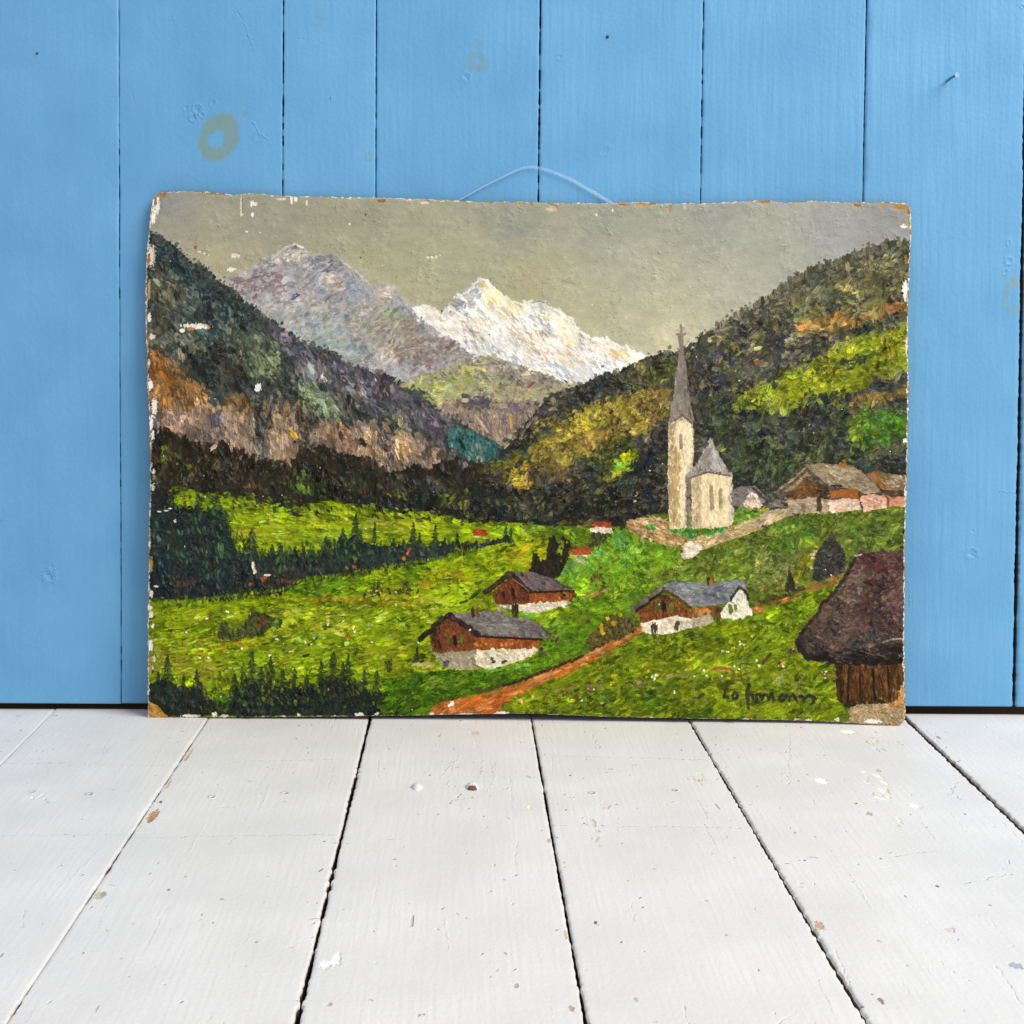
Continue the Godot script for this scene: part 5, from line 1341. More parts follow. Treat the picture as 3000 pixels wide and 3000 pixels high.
	c.dabs([807,911,849,896,906,903,948,909,934,938,892,959,822,995,766,1006,766,989,829,960],"446214 506e18 385410 5c7a1e",0.38,-25,36,9.86,2.82,0.91)
	c.dabs([807,876,863,868,906,896,864,924,821,911],"627e24 6e8a30 52701e 7e963e",1.4,-25,22,18.3,4.93,0.7)
	c.wash([1032,817,1102,774,1130,767,1158,745,1229,720,1292,691,1348,662,1412,661,1512,656,1588,648,1590,754,1470,770,1428,812,1372,827,1294,849,1258,814,1187,801,1102,802],"4e5e22 5c6a2a 42501e 68723a 505a2a",0.1,0.2)
	c.dabs([1032,817,1102,774,1130,767,1158,745,1229,720,1292,691,1348,662,1412,661,1512,656,1588,648,1590,754,1470,770,1428,812,1372,827,1294,849,1258,814,1187,801,1102,802],"4e5e22 5c6a2a 42501e 68723a 505a2a",1.9,-30,35,12.67,4.93,0.8)
	c.dabs([1032,817,1102,774,1130,767,1158,745,1229,720,1292,691,1348,662,1412,661,1512,656,1588,648,1590,754,1470,770,1428,812,1372,827,1294,849,1258,814,1187,801,1102,802],"4e5e22 5c6a2a 42501e 68723a 505a2a",0.38,-30,63,6.34,2.46,1.04)
	c.dabs([1320,680,1398,672,1392,714,1328,722],"3a5a20 486626 2e4c1c",1.2,10,35,15.49,5.63,0.7)
	c.dabs([1285,723,1349,715,1371,743,1314,757],"466a1c 547828 3a5a1a",1.2,10,35,14.08,5.63,0.7)
	c.dabs([1455,664,1583,655,1584,726,1470,734],"3e5222 4a5e28 32441e 5c6a30",1.3,-40,35,12.67,4.93,0.9)
	c.dabs([1102,774,1243,730,1300,758,1287,814,1187,801,1088,809],"5a6c24 687a2c 4c5e1e 747e40",1.2,-30,35,12.67,4.22,0.8)
	c.dabs([1257,744,1364,736,1357,813,1273,828],"6a7048 5c6438 7a7c54 525c30",1.3,-35,30,12.67,4.22,0.7)
	c.dabs([1350,799,1357,764,1385,746,1389,764,1364,799],"a09422 b0a22e 8a841e c0b040",1.4,-50,14,16.9,4.22,0.8)
	c.dabs([1273,825,1315,810,1329,810,1315,821],"a89a28 948c24",1,-18,10,16.9,3.52,0.6)
	c.wash([766,1045,836,1016,893,994,949,966,1012,930,1047,908,1118,915,1188,893,1259,881,1315,849,1400,816,1450,798,1459,967,1446,1080,1432,1093,1120,1089,739,1086],"566610 626f14 485a10 6e7a1c 5a6a0e",0.1,0.2)
	c.dabs([766,1045,836,1016,893,994,949,966,1012,930,1047,908,1118,915,1188,893,1259,881,1315,849,1400,816,1450,798,1459,967,1446,1080,1432,1093,1120,1089,739,1086],"566610 626f14 485a10 6e7a1c 5a6a0e",1.9,-18,25,19.71,5.63,0.7)
	c.dabs([766,1045,836,1016,893,994,949,966,1012,930,1047,908,1118,915,1188,893,1259,881,1315,849,1400,816,1450,798,1459,967,1446,1080,1432,1093,1120,1089,739,1086],"566610 626f14 485a10 6e7a1c 5a6a0e",0.38,-18,45,9.86,2.82,0.91)
	c.dabs([1259,881,1330,849,1428,812,1429,855,1366,891,1316,912],"526814 5e7418 465a12 6a7e24",1.5,-25,16,21.12,5.63,0.6)
	c.dabs([1019,923,1118,922,1210,907,1210,956,1083,964,998,958],"566612 4a5a10 64721c",1.2,-15,25,18.3,5.63,0.6)
	c.dabs([1119,985,1225,963,1296,976,1261,1026,1155,1034],"6e7a20 7e862e 5c6c14",1.1,-15,30,15.49,4.93,0.7)
	c.dabs([907,1037,1013,1028,1119,1041,1084,1080,908,1082],"3c4e10 485a12 324410 566616",1.5,-20,25,21.12,6.34,0.6)
	c.dabs([1014,1071,1070,1021,1112,1006,1105,1034,1049,1081],"36560e 426412 6a6e18",1.1,-45,14,23.94,5.63,0.6)
	c.dabs([1155,1055,1261,1061,1389,1070,1418,1091,1155,1087],"5e6e10 727c1a 4c6010 868c26",1.3,-22,25,21.12,5.63,0.6)
	c.dabs([1360,982,1438,968,1453,1066,1389,1081,1367,1039],"5c6c14 6a7a1c 4a5e12",1.2,-35,25,18.3,5.63,0.6)
	c.dabs([1134,1069,1190,1055,1198,1090,1141,1087],"345410 406214 2a480e",1.2,-30,25,16.9,5.63,0.6)
	c.dabs([1260,920,1351,898,1352,954,1274,962],"6e8622 86963c 5a7214",0.8,-20,18,18.3,2.82,0.8)
	c.drag([766,1045,836,1016,893,994,949,966,1012,930,1047,908,1118,915,1188,893,1259,881,1315,849,1400,816,1450,798,1459,967,1446,1080,1432,1093,1120,1089,739,1086],0.9,-20,25,22.53,6.34,1,0.14)
	c.drag([1032,817,1102,774,1130,767,1158,745,1229,720,1292,691,1348,662,1412,661,1512,656,1588,648,1590,754,1470,770,1428,812,1372,827,1294,849,1258,814,1187,801,1102,802],0.9,-30,35,15.49,5.63,1,0.18)
	c.drag([834,819,862,798,897,762,932,748,967,726,981,698,1009,705,1052,725,1109,739,1123,767,1102,802,1046,824,1004,867,948,874,898,868,862,833],0.7,-22,35,15.49,5.63,1,0.16)
	c.dabs([766,1045,836,1016,893,994,949,966,1012,930,1047,908,1118,915,1188,893,1259,881,1315,849,1400,816,1450,798,1459,967,1446,1080,1432,1093,1120,1089,739,1086],"3a4e0c 465a10 30440c",0.16,-22,28,18.3,4.93,0.9)
	c.dabs([766,1045,836,1016,893,994,949,966,1012,930,1047,908,1118,915,1188,893,1259,881,1315,849,1400,816,1450,798,1459,967,1446,1080,1432,1093,1120,1089,739,1086],"808c26 929a38 728018",0.1,-20,28,16.9,3.52,1.1)
	c.dabs([870,1033,907,1022,911,1029,872,1040],"8e5c4c a06c5a 7a4c40",1.2,-8,10,15.49,4.93,0.7)
	c.dabs([837,1037,872,1030,872,1038,837,1044],"7a6a3c 866e48",0.9,-10,10,15.49,4.22,0.5)
	c.spots([932,1024,955,1021,935,1029,953,1018],6.34,"9a7a68 7a5a4c a88a7c",0.6)
	c.dabs([1002,1017,1020,1013,1048,1014,1048,1022,1027,1023],"94796a a88c7c 7e6658",1.4,0,20,14.08,5.63,0.7)
	c.dabs([1084,1003,1126,996,1130,1003,1091,1008],"96806a a8927c",1,-10,10,15.49,4.93,0.6)
	c.dabs([886,1044,907,1040,911,1047,890,1049],"5a3e22 6a4a28",1,0,20,14.08,5.63,0.5)
	c.spots([1151,1048,1162,1042,1176,1052,1168,1039],5.63,"5e4438 4e382e 746050",0.5)
	c.spots([982,1002,978,1017,983,1016,1052,1003,1053,993,1139,958,1136,971,1134,969,1116,992,1240,929,1229,942,1330,972,1333,973,1309,998,1317,997,1215,990,1236,991,1214,981],3.87,"d8a81e e0b62e c89a1a",0.9)
	c.spots([1062,1003,1070,1000,1130,988,1148,1001,1173,999,1170,990,1242,934,1249,936,1207,949,1217,950,1232,980,1239,985,1277,967,1283,979,941,1031,917,1054,960,1057,1109,1034,1331,979,1205,1000,1066,1008,1419,989,1417,1000],3.17,"ece8da f2efe4 dcd8c4",1.1)
	c.spots([1351,949,1346,946,1324,973],4.22,"5e3040 742f44",0.6)
	c.line([1189,986,1207,983,1225,988],"8a5a34 9a6a3e",5.63,0.4,0.3)
	c.line([1289,973,1306,951],"5a3c26",4.93,0.4,0.3)
	c.line([1242,973,1253,962],"5c5c44",4.22,0.4,0.3)
	c.dabs([1310,1004,1338,983,1339,1011,1318,1018],"7a7c5e 8a8870 66684e",1,-30,40,11.26,4.22,0.6)
	c.dabs([1346,1018,1367,1004,1382,1032,1367,1039],"8a8052 76704a",0.9,50,30,12.67,4.22,0.6)
	c.drag([862,805,1045,732,1327,680,1568,656,1570,740,1428,812,1259,871,1047,915,893,987,808,1002],0.5,-25,35,19.71,6.34,1,0.18)
	# path
	c.wash([603,1087,607,1073,620,1061,685,1049,729,1038,766,1026,801,1014,838,997,888,975,930,955,989,923,1036,899,1040,910,1006,931,975,954,919,980,888,999,853,1009,827,1025,801,1037,766,1050,751,1063,741,1085],"a45e26 b66c2e 8e5222 c27c40 9a6830",0.1,0.2)
	c.dabs([603,1087,607,1073,620,1061,685,1049,729,1038,766,1026,801,1014,838,997,888,975,930,955,989,923,1036,899,1040,910,1006,931,975,954,919,980,888,999,853,1009,827,1025,801,1037,766,1050,751,1063,741,1085],"a45e26 b66c2e 8e5222 c27c40 9a6830",1.7,-25,12,23.94,4.22,0.7)
	c.dabs([603,1087,607,1073,620,1061,685,1049,729,1038,766,1026,801,1014,838,997,888,975,930,955,989,923,1036,899,1040,910,1006,931,975,954,919,980,888,999,853,1009,827,1025,801,1037,766,1050,751,1063,741,1085],"a45e26 b66c2e 8e5222 c27c40 9a6830",0.38,-25,21.6,11.97,2.11,0.91)
	c.dabs([640,1060,731,1042,794,1024,794,1038,745,1066,731,1084,647,1085],"b8662a c87a3a a45822 d08a4e",1.3,-22,14,23.94,3.52,0.8)
	c.dabs([808,1016,878,984,949,948,1026,909,1033,916,977,951,907,980,822,1023],"c88a56 d69c6a b0763c 8a7030",1.1,-27,8,23.94,3.52,0.7)
	c.line([724,1030,780,1017,836,996,864,984,899,970,920,960],"3c3018 4a3a1e",4.93,0.5,0.6)
	c.line([934,950,977,927,1019,905],"52401f 3e341c",4.22,0.4,0.7)
	c.line([618,1059,696,1039,752,1024],"50501a 424a18",5.63,0.5,0.7)
	c.spots([647,1064,649,1060,644,1067,650,1064],4.22,"efe6d6",0.8)
	c.spots([792,1055,789,1053,816,1049],4.22,"d8a888 c89878",0.6)
	c.dabs([1262,864,1273,850,1322,838,1400,813,1457,791,1457,799,1386,824,1329,845,1287,867],"8a6030 a06c34 74562c 9a7a3c",1.5,-20,10,22.53,4.93,0.6)
	c.dabs([1262,867,1269,853,1287,860,1280,871],"c8744e d8845a b4623e",1.4,0,25,14.08,5.63,0.7)
	c.dabs([1322,843,1344,835,1358,833,1330,847],"c87e4e d89060",1.2,-20,8,16.9,4.22,0.6)
	c.line([1280,848,1329,835,1372,815],"3c3a22 4a4428",5.63,0.5,0.6)
	c.dabs([1350,820,1400,799,1456,784,1450,798,1400,809],"8a6434 76582c 9a7440",1.2,-20,12,21.12,4.93,0.6)
	c.wash([1003,686,1031,676,1072,676,1108,693,1124,714,1124,732,1087,733,1045,715,1013,705],"a8885a b89868 96764c c4a67a",0.1,0.2)
	c.dabs([1003,686,1031,676,1072,676,1108,693,1124,714,1124,732,1087,733,1045,715,1013,705],"a8885a b89868 96764c c4a67a",1.7,22,14,19.71,4.22,0.7)
	c.dabs([1003,686,1031,676,1072,676,1108,693,1124,714,1124,732,1087,733,1045,715,1013,705],"a8885a b89868 96764c c4a67a",0.38,22,25.2,9.86,2.11,0.91)
	c.dabs([1005,687,1044,675,1087,679,1087,686,1030,690],"bca68a a08a70 d0bca0 887460",1,0,30,11.26,4.22,0.8)
	c.wash([1121,732,1137,717,1186,703,1242,684,1299,659,1348,651,1345,664,1285,693,1222,718,1160,740,1144,754,1123,761],"b09a6c c2ac80 9a8658 cebc94",0.1,0.2)
	c.dabs([1121,732,1137,717,1186,703,1242,684,1299,659,1348,651,1345,664,1285,693,1222,718,1160,740,1144,754,1123,761],"b09a6c c2ac80 9a8658 cebc94",1.7,-18,12,19.71,4.22,0.7)
	c.dabs([1121,732,1137,717,1186,703,1242,684,1299,659,1348,651,1345,664,1285,693,1222,718,1160,740,1144,754,1123,761],"b09a6c c2ac80 9a8658 cebc94",0.38,-18,21.6,9.86,2.11,0.91)
	c.wash([1123,732,1137,724,1161,733,1158,741,1144,755,1124,761],"e2d9c0 ece6d2 d4c8ac",0.1,0.2)
	c.dabs([1123,732,1137,724,1161,733,1158,741,1144,755,1124,761],"e2d9c0 ece6d2 d4c8ac",1.5,-20,25,11.26,4.93,0.9)
	c.dabs([1285,663,1348,651,1345,663,1292,687,1257,698],"cabc9a d8ccae b4a480",1.2,-22,10,18.3,4.22,0.7)
	c.dabs([1221,660,1242,646,1299,652,1278,673,1228,688],"5a7e36 6a8e44 4a6e2a 789a56",1.3,-20,40,11.26,4.22,0.7)
	c.spots([1253,654,1260,655,1277,658,1288,657],5.63,"b09a2a 9a9a30 c0a638",0.6)
	c.spots([1348,664,1356,667,1285,691,1292,693,1261,723],5.63,"3c3a30 4c463a",0.6)
	c.dabs([1087,693,1129,693,1158,699,1214,692,1214,702,1144,717,1094,711],"3e7a3c 4c8846 346a34 5a944e",1.2,70,40,11.26,4.93,0.8)
	c.spots([1136,703,1140,714,1135,696,1097,698,1105,701,1048,694,1055,696,1172,704,1200,700],6.34,"347034 42803e",0.7)
	c.spots([1038,715,1053,722,1036,722,1055,704],4.93,"d8c090 e2d0a8",0.9)
	# church
	c.vary = 0.05
	c.wash([1088,479,1101,471,1117,466,1136,479,1141,534,1138,570,1126,587,1128,695,1094,698,1090,591],"dccca2 e4d6b2 d0be94",0.1,0.2)
	c.dabs([1088,479,1101,471,1117,466,1136,479,1141,534,1138,570,1126,587,1128,695,1094,698,1090,591],"dccca2 e4d6b2 d0be94",1.5,89,5,11.26,3.52,0.22)
	c.dabs([1088,479,1101,471,1117,466,1136,479,1141,534,1138,570,1126,587,1128,695,1094,698,1090,591],"dccca2 e4d6b2 d0be94",0.38,89,9,5.63,1.76,0.29)
	c.dabs([1088,482,1102,475,1107,591,1108,697,1092,697],"a08a68 ae9874 b8a27e 927e60",2.2,89,5,11.26,3.52,0.25)
	c.dabs([1107,479,1134,482,1139,541,1124,584,1124,689,1111,689],"ece0b8 f2e8ca e2d2a4 f6eed8",1.8,89,6,11.26,2.82,0.25)
	c.dabs([1099,542,1113,542,1115,689,1102,690],"c0a468 d0b67c b29660",1.4,89,5,11.26,2.82,0.25)
	c.dabs([1125,587,1139,594,1141,696,1128,696],"7c7268 8a8076 6c645c",1.9,89,4,11.26,2.82,0.5)
	c.line([1113,505,1115,533],"807868 8c8474",6.34,0.4,0.2)
	c.wash([1111,280,1114,299,1117,336,1122,369,1129,409,1132,442,1138,478,1117,466,1101,473,1088,486,1094,443,1100,410,1105,370,1107,336,1109,299],"7c756a 8a8378 6c665c 968e80",0.1,0.2)
	c.dabs([1111,280,1114,299,1117,336,1122,369,1129,409,1132,442,1138,478,1117,466,1101,473,1088,486,1094,443,1100,410,1105,370,1107,336,1109,299],"7c756a 8a8378 6c665c 968e80",1.8,86,8,19.71,3.52,0.22)
	c.dabs([1118,352,1124,380,1133,450,1136,477,1128,470,1120,415],"625c54 70695f 565048",1.2,84,6,18.3,3.52,0.5)
	c.line([1111,275,1112,310],"86806f",2.11,0.4,0.3)
	c.line([1103,297,1121,296],"7a7466",4.22,0.4,0.2)
	c.line([1109,283,1116,282],"8e8878",2.82,0.4,0.3)
	c.line([1101,473,1115,463,1136,480],"5e584c 6c6456",3.52,0.4,0.2)
	c.wash([1137,591,1170,582,1218,587,1222,681,1214,692,1141,697],"dccda4 e4d8b4 d0c096",0.1,0.2)
	c.dabs([1137,591,1170,582,1218,587,1222,681,1214,692,1141,697],"dccda4 e4d8b4 d0c096",1.5,89,5,11.26,3.52,0.22)
	c.dabs([1137,591,1170,582,1218,587,1222,681,1214,692,1141,697],"dccda4 e4d8b4 d0c096",0.38,89,9,5.63,1.76,0.29)
	c.dabs([1138,592,1158,588,1159,695,1141,696],"b09c78 bcaa86 a28e6c c4b290",1.8,89,5,11.26,2.82,0.25)
	c.dabs([1158,588,1213,588,1214,688,1160,692],"eadcb0 f2e8c8 dfcc9c ecd8ac",1.7,89,5,11.26,2.82,0.25)
	c.dabs([1213,588,1221,590,1225,681,1216,688],"d4c8b8 e0d6c8 c0b0a4",1.7,88,5,9.86,2.82,0.25)
	c.line([1178,611,1180,657],"8a8068 9a8e74",7.74,0.4,0.2)
	c.line([1197,617,1198,653],"92866c a0947a",6.34,0.4,0.2)
	c.wash([1177,516,1191,541,1207,570,1218,588,1191,579,1167,580,1129,592,1142,571,1156,548],"9a948a a8a298 8a847a b2aca2",0.1,0.2)
	c.dabs([1177,516,1191,541,1207,570,1218,588,1191,579,1167,580,1129,592,1142,571,1156,548],"9a948a a8a298 8a847a b2aca2",1.8,75,25,14.08,4.22,0.22)
	c.dabs([1177,517,1157,548,1131,591,1156,580,1174,576],"7e776c 8a8378 726b60",1.3,-62,12,16.9,3.52,0.5)
	c.dabs([1177,520,1190,541,1206,572,1184,575],"b8b4aa c4c0b6 a8a298",1.1,65,12,16.9,3.52,0.25)
	c.line([1129,594,1170,580,1218,588],"5e584e 6c6558",2.82,0.4,0.2)
	c.wash([1222,618,1231,611,1266,607,1296,634,1281,645,1222,649],"7a706c 8a7e7a 6a605e",0.1,0.2)
	c.dabs([1222,618,1231,611,1266,607,1296,634,1281,645,1222,649],"7a706c 8a7e7a 6a605e",1.6,20,25,12.67,4.22,0.5)
	c.wash([1245,647,1257,622,1267,624,1284,647,1277,652,1249,653],"d4c0ac e0d0be c2a894",0.1,0.2)
	c.dabs([1245,647,1257,622,1267,624,1284,647,1277,652,1249,653],"d4c0ac e0d0be c2a894",1.6,40,35,9.86,4.22,0.8)
	c.line([1264,613,1293,638],"4e4640",4.93,0.5,0.2)
	c.dabs([1291,645,1334,630,1338,651,1299,652],"7a6e64 8a7c6e 685e56",1.4,0,25,12.67,4.22,0.5)
	# farmhouses
	c.vary = 0.09
	c.wash([1308,622,1348,592,1371,566,1395,559,1437,562,1469,566,1493,581,1511,600,1530,618,1497,620,1471,612,1420,604,1383,582,1348,616],"82765e 91846a 6e6450 a0927a 786a54",0.1,0.2)
	c.dabs([1308,622,1348,592,1371,566,1395,559,1437,562,1469,566,1493,581,1511,600,1530,618,1497,620,1471,612,1420,604,1383,582,1348,616],"82765e 91846a 6e6450 a0927a 786a54",1.8,15,25,14.08,4.22,0.27)
	c.dabs([1308,622,1348,592,1371,566,1395,559,1437,562,1469,566,1493,581,1511,600,1530,618,1497,620,1471,612,1420,604,1383,582,1348,616],"82765e 91846a 6e6450 a0927a 786a54",0.38,15,45,7.04,2.11,0.35)
	c.dabs([1397,563,1468,569,1489,586,1454,597,1404,587],"a09678 90866a b0a486",1.1,20,20,15.49,4.22,0.6)
	c.wash([1330,630,1351,610,1374,586,1397,605,1420,615,1422,626,1384,631,1341,635],"60442a 74522e 4a3624 805c34",0.1,0.2)
	c.dabs([1330,630,1351,610,1374,586,1397,605,1420,615,1422,626,1384,631,1341,635],"60442a 74522e 4a3624 805c34",1.7,-20,45,11.26,4.22,0.27)
	c.line([1310,624,1348,599,1373,572,1397,591,1426,612],"4e4232 5e5040",5.63,0.6,0.3)
	c.dabs([1394,616,1420,615,1422,629,1398,631],"3a3026 2e2822",1.4,0,30,9.86,4.22,0.5)
	c.wash([1335,636,1398,631,1420,634,1419,661,1339,663],"a0927a b4a68a 8c7e68",0.1,0.2)
	c.dabs([1335,636,1398,631,1420,634,1419,661,1339,663],"a0927a b4a68a 8c7e68",1.6,0,30,11.26,4.22,0.27)
	c.line([1398,634,1401,658],"3c3228 4a3e32",9.15,0.5,0.3)
	c.line([1366,646,1368,658],"6e6050",8.45,0.4,0.3)
	c.wash([1419,636,1469,630,1484,632,1489,653,1426,662],"d8c6ae e4d6c2 c8a88e d8a88c",0.1,0.2)
	c.dabs([1419,636,1469,630,1484,632,1489,653,1426,662],"d8c6ae e4d6c2 c8a88e d8a88c",1.6,0,30,9.86,4.22,0.36)
	c.wash([1422,615,1447,612,1479,614,1484,634,1447,629,1423,631],"a06232 b4743c 884e2a 925e34",0.1,0.2)
	c.dabs([1422,615,1447,612,1479,614,1484,634,1447,629,1423,631],"a06232 b4743c 884e2a 925e34",1.6,5,15,14.08,4.22,0.27)
	c.line([1481,618,1489,653],"5e4430",5.63,0.5,0.3)
	c.wash([1488,625,1511,621,1543,629,1540,649,1492,657],"cc9c80 d8b296 e2c4ae b8866c",0.1,0.2)
	c.dabs([1488,625,1511,621,1543,629,1540,649,1492,657],"cc9c80 d8b296 e2c4ae b8866c",1.6,0,35,9.86,4.22,0.32)
	c.wash([1541,628,1588,624,1588,647,1543,646],"d09272 dca488 c07c5e",0.1,0.2)
	c.dabs([1541,628,1588,624,1588,647,1543,646],"d09272 dca488 c07c5e",1.6,0,30,9.86,4.22,0.32)
	c.line([1530,618,1540,629,1543,649],"7a4e34",4.93,0.5,0.3)
	c.wash([1496,580,1521,573,1546,582,1587,582,1588,610,1540,614,1518,603],"7a6444 8a7250 6a5438",0.1,0.2)
	c.dabs([1496,580,1521,573,1546,582,1587,582,1588,610,1540,614,1518,603],"7a6444 8a7250 6a5438",1.6,40,20,14.08,4.22,0.27)
	c.dabs([1500,580,1521,573,1539,607,1525,611],"965f2c a87038 7e5026",1.3,55,12,15.49,4.22,0.6)
	c.dabs([1532,586,1587,582,1588,603,1547,607],"a69c86 b8ae98 8a806c",1.2,8,15,14.08,4.22,0.6)
	c.line([1530,615,1568,618,1588,619],"5a4228 6a4e2e",6.34,0.5,0.3)
	c.spots([1443,561,1448,557,1452,563,1447,564],6.34,"8e5a2c 9c6630",0.6)
	c.line([1426,605,1447,606],"2e2c28",4.22,0.4,0.2)
	c.wash([686,706,695,703,714,706,715,717,689,716],"a0461e b05426 8a3c1c",0.1,0.2)
	c.dabs([686,706,695,703,714,706,715,717,689,716],"a0461e b05426 8a3c1c",1.4,3,10,11.26,3.52,0.27)
	c.dabs([688,716,715,718,712,722,691,720],"e4d8c4 d0c2aa",1.2,3,10,9.86,2.82,0.8)
	c.wash([937,687,945,684,972,685,972,698,940,697],"9c4620 ac5226 843a1c",0.1,0.2)
	c.dabs([937,687,945,684,972,685,972,698,940,697],"9c4620 ac5226 843a1c",1.4,-2,8,12.67,3.52,0.27)
	c.wash([927,700,940,696,974,697,975,707,946,710],"dcd2bc e8e0ce c4b8a0",0.1,0.2)
	c.dabs([927,700,940,696,974,697,975,707,946,710],"dcd2bc e8e0ce c4b8a0",1.4,0,25,8.45,4.22,0.41)
	c.line([940,683,971,681],"46403a",4.22,0.4,0.3)
	c.wash([888,741,897,738,932,738,931,752,893,754],"964a24 a6582a 7c4224",0.1,0.2)
	c.dabs([888,741,897,738,932,738,931,752,893,754],"964a24 a6582a 7c4224",1.4,-5,8,14.08,2.82,0.27)
	c.dabs([897,755,932,754,931,765,904,769],"c4beae d2ccbc 8a8478 a8a294",1.5,-10,30,9.86,4.22,0.8)
	c.dabs([935,709,974,709,974,726,932,741,925,727],"38362a 44402e 2e2e26",1.4,70,40,11.26,4.93,0.7)
	c.wash([808,799,809,770,819,751,828,770,840,763,846,721,855,717,865,735,875,717,888,727,884,763,869,791,855,805,834,802],"2c2619 363020 231f16 403826",0.1,0.2)
	c.dabs([808,799,809,770,819,751,828,770,840,763,846,721,855,717,865,735,875,717,888,727,884,763,869,791,855,805,834,802],"2c2619 363020 231f16 403826",1.8,80,30,14.08,4.93,0.41)
	c.dabs([769,697,804,690,840,693,833,707,784,715],"7c9a2c 8ea63c 9a8a4e 6c8a24",1.2,5,20,15.49,4.93,0.7)
	c.dabs([864,707,896,699,900,717,890,734,879,727],"7aa02c 8cae3e 6a9024",1.2,60,30,12.67,4.93,0.8)
	c.dabs([865,728,875,728,874,770,865,763],"869a22 748a1e",1.2,80,15,15.49,4.22,0.7)
	c.dabs([929,818,936,797,944,783,955,797,968,814,961,821],"4a4c26 5a5a30 3c3e22 6a6636",1.8,75,35,10.56,4.22,0.8)
	c.dabs([919,839,933,829,968,818,975,823,947,834,923,845],"cc8454 da9a68 b06c40",1.3,-22,10,15.49,4.22,0.7)
	c.dabs([972,839,986,828,995,825,983,842],"b8b84a c6c260",1.2,-35,10,15.49,4.22,0.8)
	c.dabs([1011,835,1039,817,1032,835,1018,842],"3c5a1c",0.7,-40,10,15.49,3.52,0.5)
	c.wash([924,938,931,920,955,899,976,881,1004,884,1026,895,1024,909,998,922,970,934,941,941],"4c4626 5a5230 3c3820 6a6234",0.1,0.2)
	c.dabs([924,938,931,920,955,899,976,881,1004,884,1026,895,1024,909,998,922,970,934,941,941],"4c4626 5a5230 3c3820 6a6234",1.7,80,35,11.26,4.22,0.41)
	c.spots([957,909,955,902,990,874,994,879,976,895,969,885,959,916,980,896],5.63,"b8981a c6a624 a08a1c",0.9)
	c.spots([860,926,864,931,834,951,837,956,928,892],6.34,"5a3a32 4c302a 6e4a40",0.6)
	c.wash([642,877,680,877,735,870,771,883,807,888,832,902,851,923,827,928,765,924,705,922,684,907],"6c6660 7a736c 5c5652 86807a 665e58",0.1,0.2)
	c.dabs([642,877,680,877,735,870,771,883,807,888,832,902,851,923,827,928,765,924,705,922,684,907],"6c6660 7a736c 5c5652 86807a 665e58",1.9,10,20,15.49,4.22,0.23)
	c.dabs([642,877,680,877,735,870,771,883,807,888,832,902,851,923,827,928,765,924,705,922,684,907],"6c6660 7a736c 5c5652 86807a 665e58",0.38,10,36,7.74,2.11,0.3)
	c.dabs([687,898,736,894,779,904,765,918,708,916],"848478 949286 767468",1,5,15,16.9,4.22,0.5)
	c.wash([601,922,624,900,642,886,673,904,697,922,700,952,607,957],"6c3e22 7c4a28 5a341e 8a522c",0.1,0.2)
	c.dabs([601,922,624,900,642,886,673,904,697,922,700,952,607,957],"6c3e22 7c4a28 5a341e 8a522c",1.7,85,12,12.67,3.52,0.27)
	c.dabs([601,922,624,900,642,886,673,904,697,922,700,952,607,957],"6c3e22 7c4a28 5a341e 8a522c",0.38,85,21.6,6.34,1.76,0.35)
	c.dabs([603,920,624,902,628,952,609,954],"4a2c1c 3c2619 58341e",1.4,85,10,12.67,3.52,0.6)
	c.line([580,932,603,913,624,892,642,879,666,897,703,921],"382a24 46342b 2c2220",10.56,0.8,0.3)
	c.wash([696,925,765,927,830,929,826,947,765,949,700,952],"8a4c20 9c5a26 743e1c ac6c34",0.1,0.2)
	c.dabs([696,925,765,927,830,929,826,947,765,949,700,952],"8a4c20 9c5a26 743e1c ac6c34",1.7,85,15,11.26,4.22,0.32)
	c.line([697,923,765,926,835,928],"2e221c 3a2a20",4.22,0.5,0.3)
	c.spots([698,940,719,940,750,940,758,941,769,940],4.93,"c07a3c b46c30",0.7)
	c.line([653,925,654,942],"1e1e18",7.74,0.4,0.1)
	c.line([640,925,641,938],"3e5a24",5.63,0.4,0.1)
	c.line([667,924,668,936],"466426",5.63,0.4,0.1)
	c.wash([610,959,702,953,702,991,646,991,625,980],"8c8670 9c967e 7a7460",0.1,0.2)
	c.dabs([610,959,702,953,702,991,646,991,625,980],"8c8670 9c967e 7a7460",1.6,30,45,9.86,4.22,0.32)
	c.wash([699,953,827,947,816,959,780,975,751,985,713,988,698,979],"dcd6bc e8e3cc cac2a4",0.1,0.2)
	c.dabs([699,953,827,947,816,959,780,975,751,985,713,988,698,979],"dcd6bc e8e3cc cac2a4",1.6,20,35,11.26,4.93,0.41)
	c.spots([634,980,639,976,635,983,732,975,730,968,758,975],5.63,"4a4438 5a5244 3a4a22",0.5)
	c.dabs([565,978,603,975,612,987,576,992],"b8ae7c c8be8e a4985e",1.5,-5,15,12.67,4.22,0.7)
	c.dabs([558,976,575,963,596,962,605,973,582,977],"2c2e26 3a3a2e",1.6,-10,15,12.67,4.22,0.7)
	c.line([575,949,576,966],"2a2c24",3.52,0.4,0.3)
	c.dabs([709,986,751,989,794,978,808,981,766,996,709,995],"7cac4e 92bc66 5a8a2e",1.1,-6,12,16.9,4.22,0.8)
	c.line([689,867,690,883],"3e342a",6.34,0.4,0.3)
	c.line([699,869,700,881],"7a5020",6.34,0.4,0.3)
	c.chips([684,910,4.9,4.2],"f2efe6",0.2)
	c.wash([765,791,807,791,838,798,862,806,891,824,862,827,807,831,788,809],"645858 72645f 544a4a 7c7070",0.1,0.2)
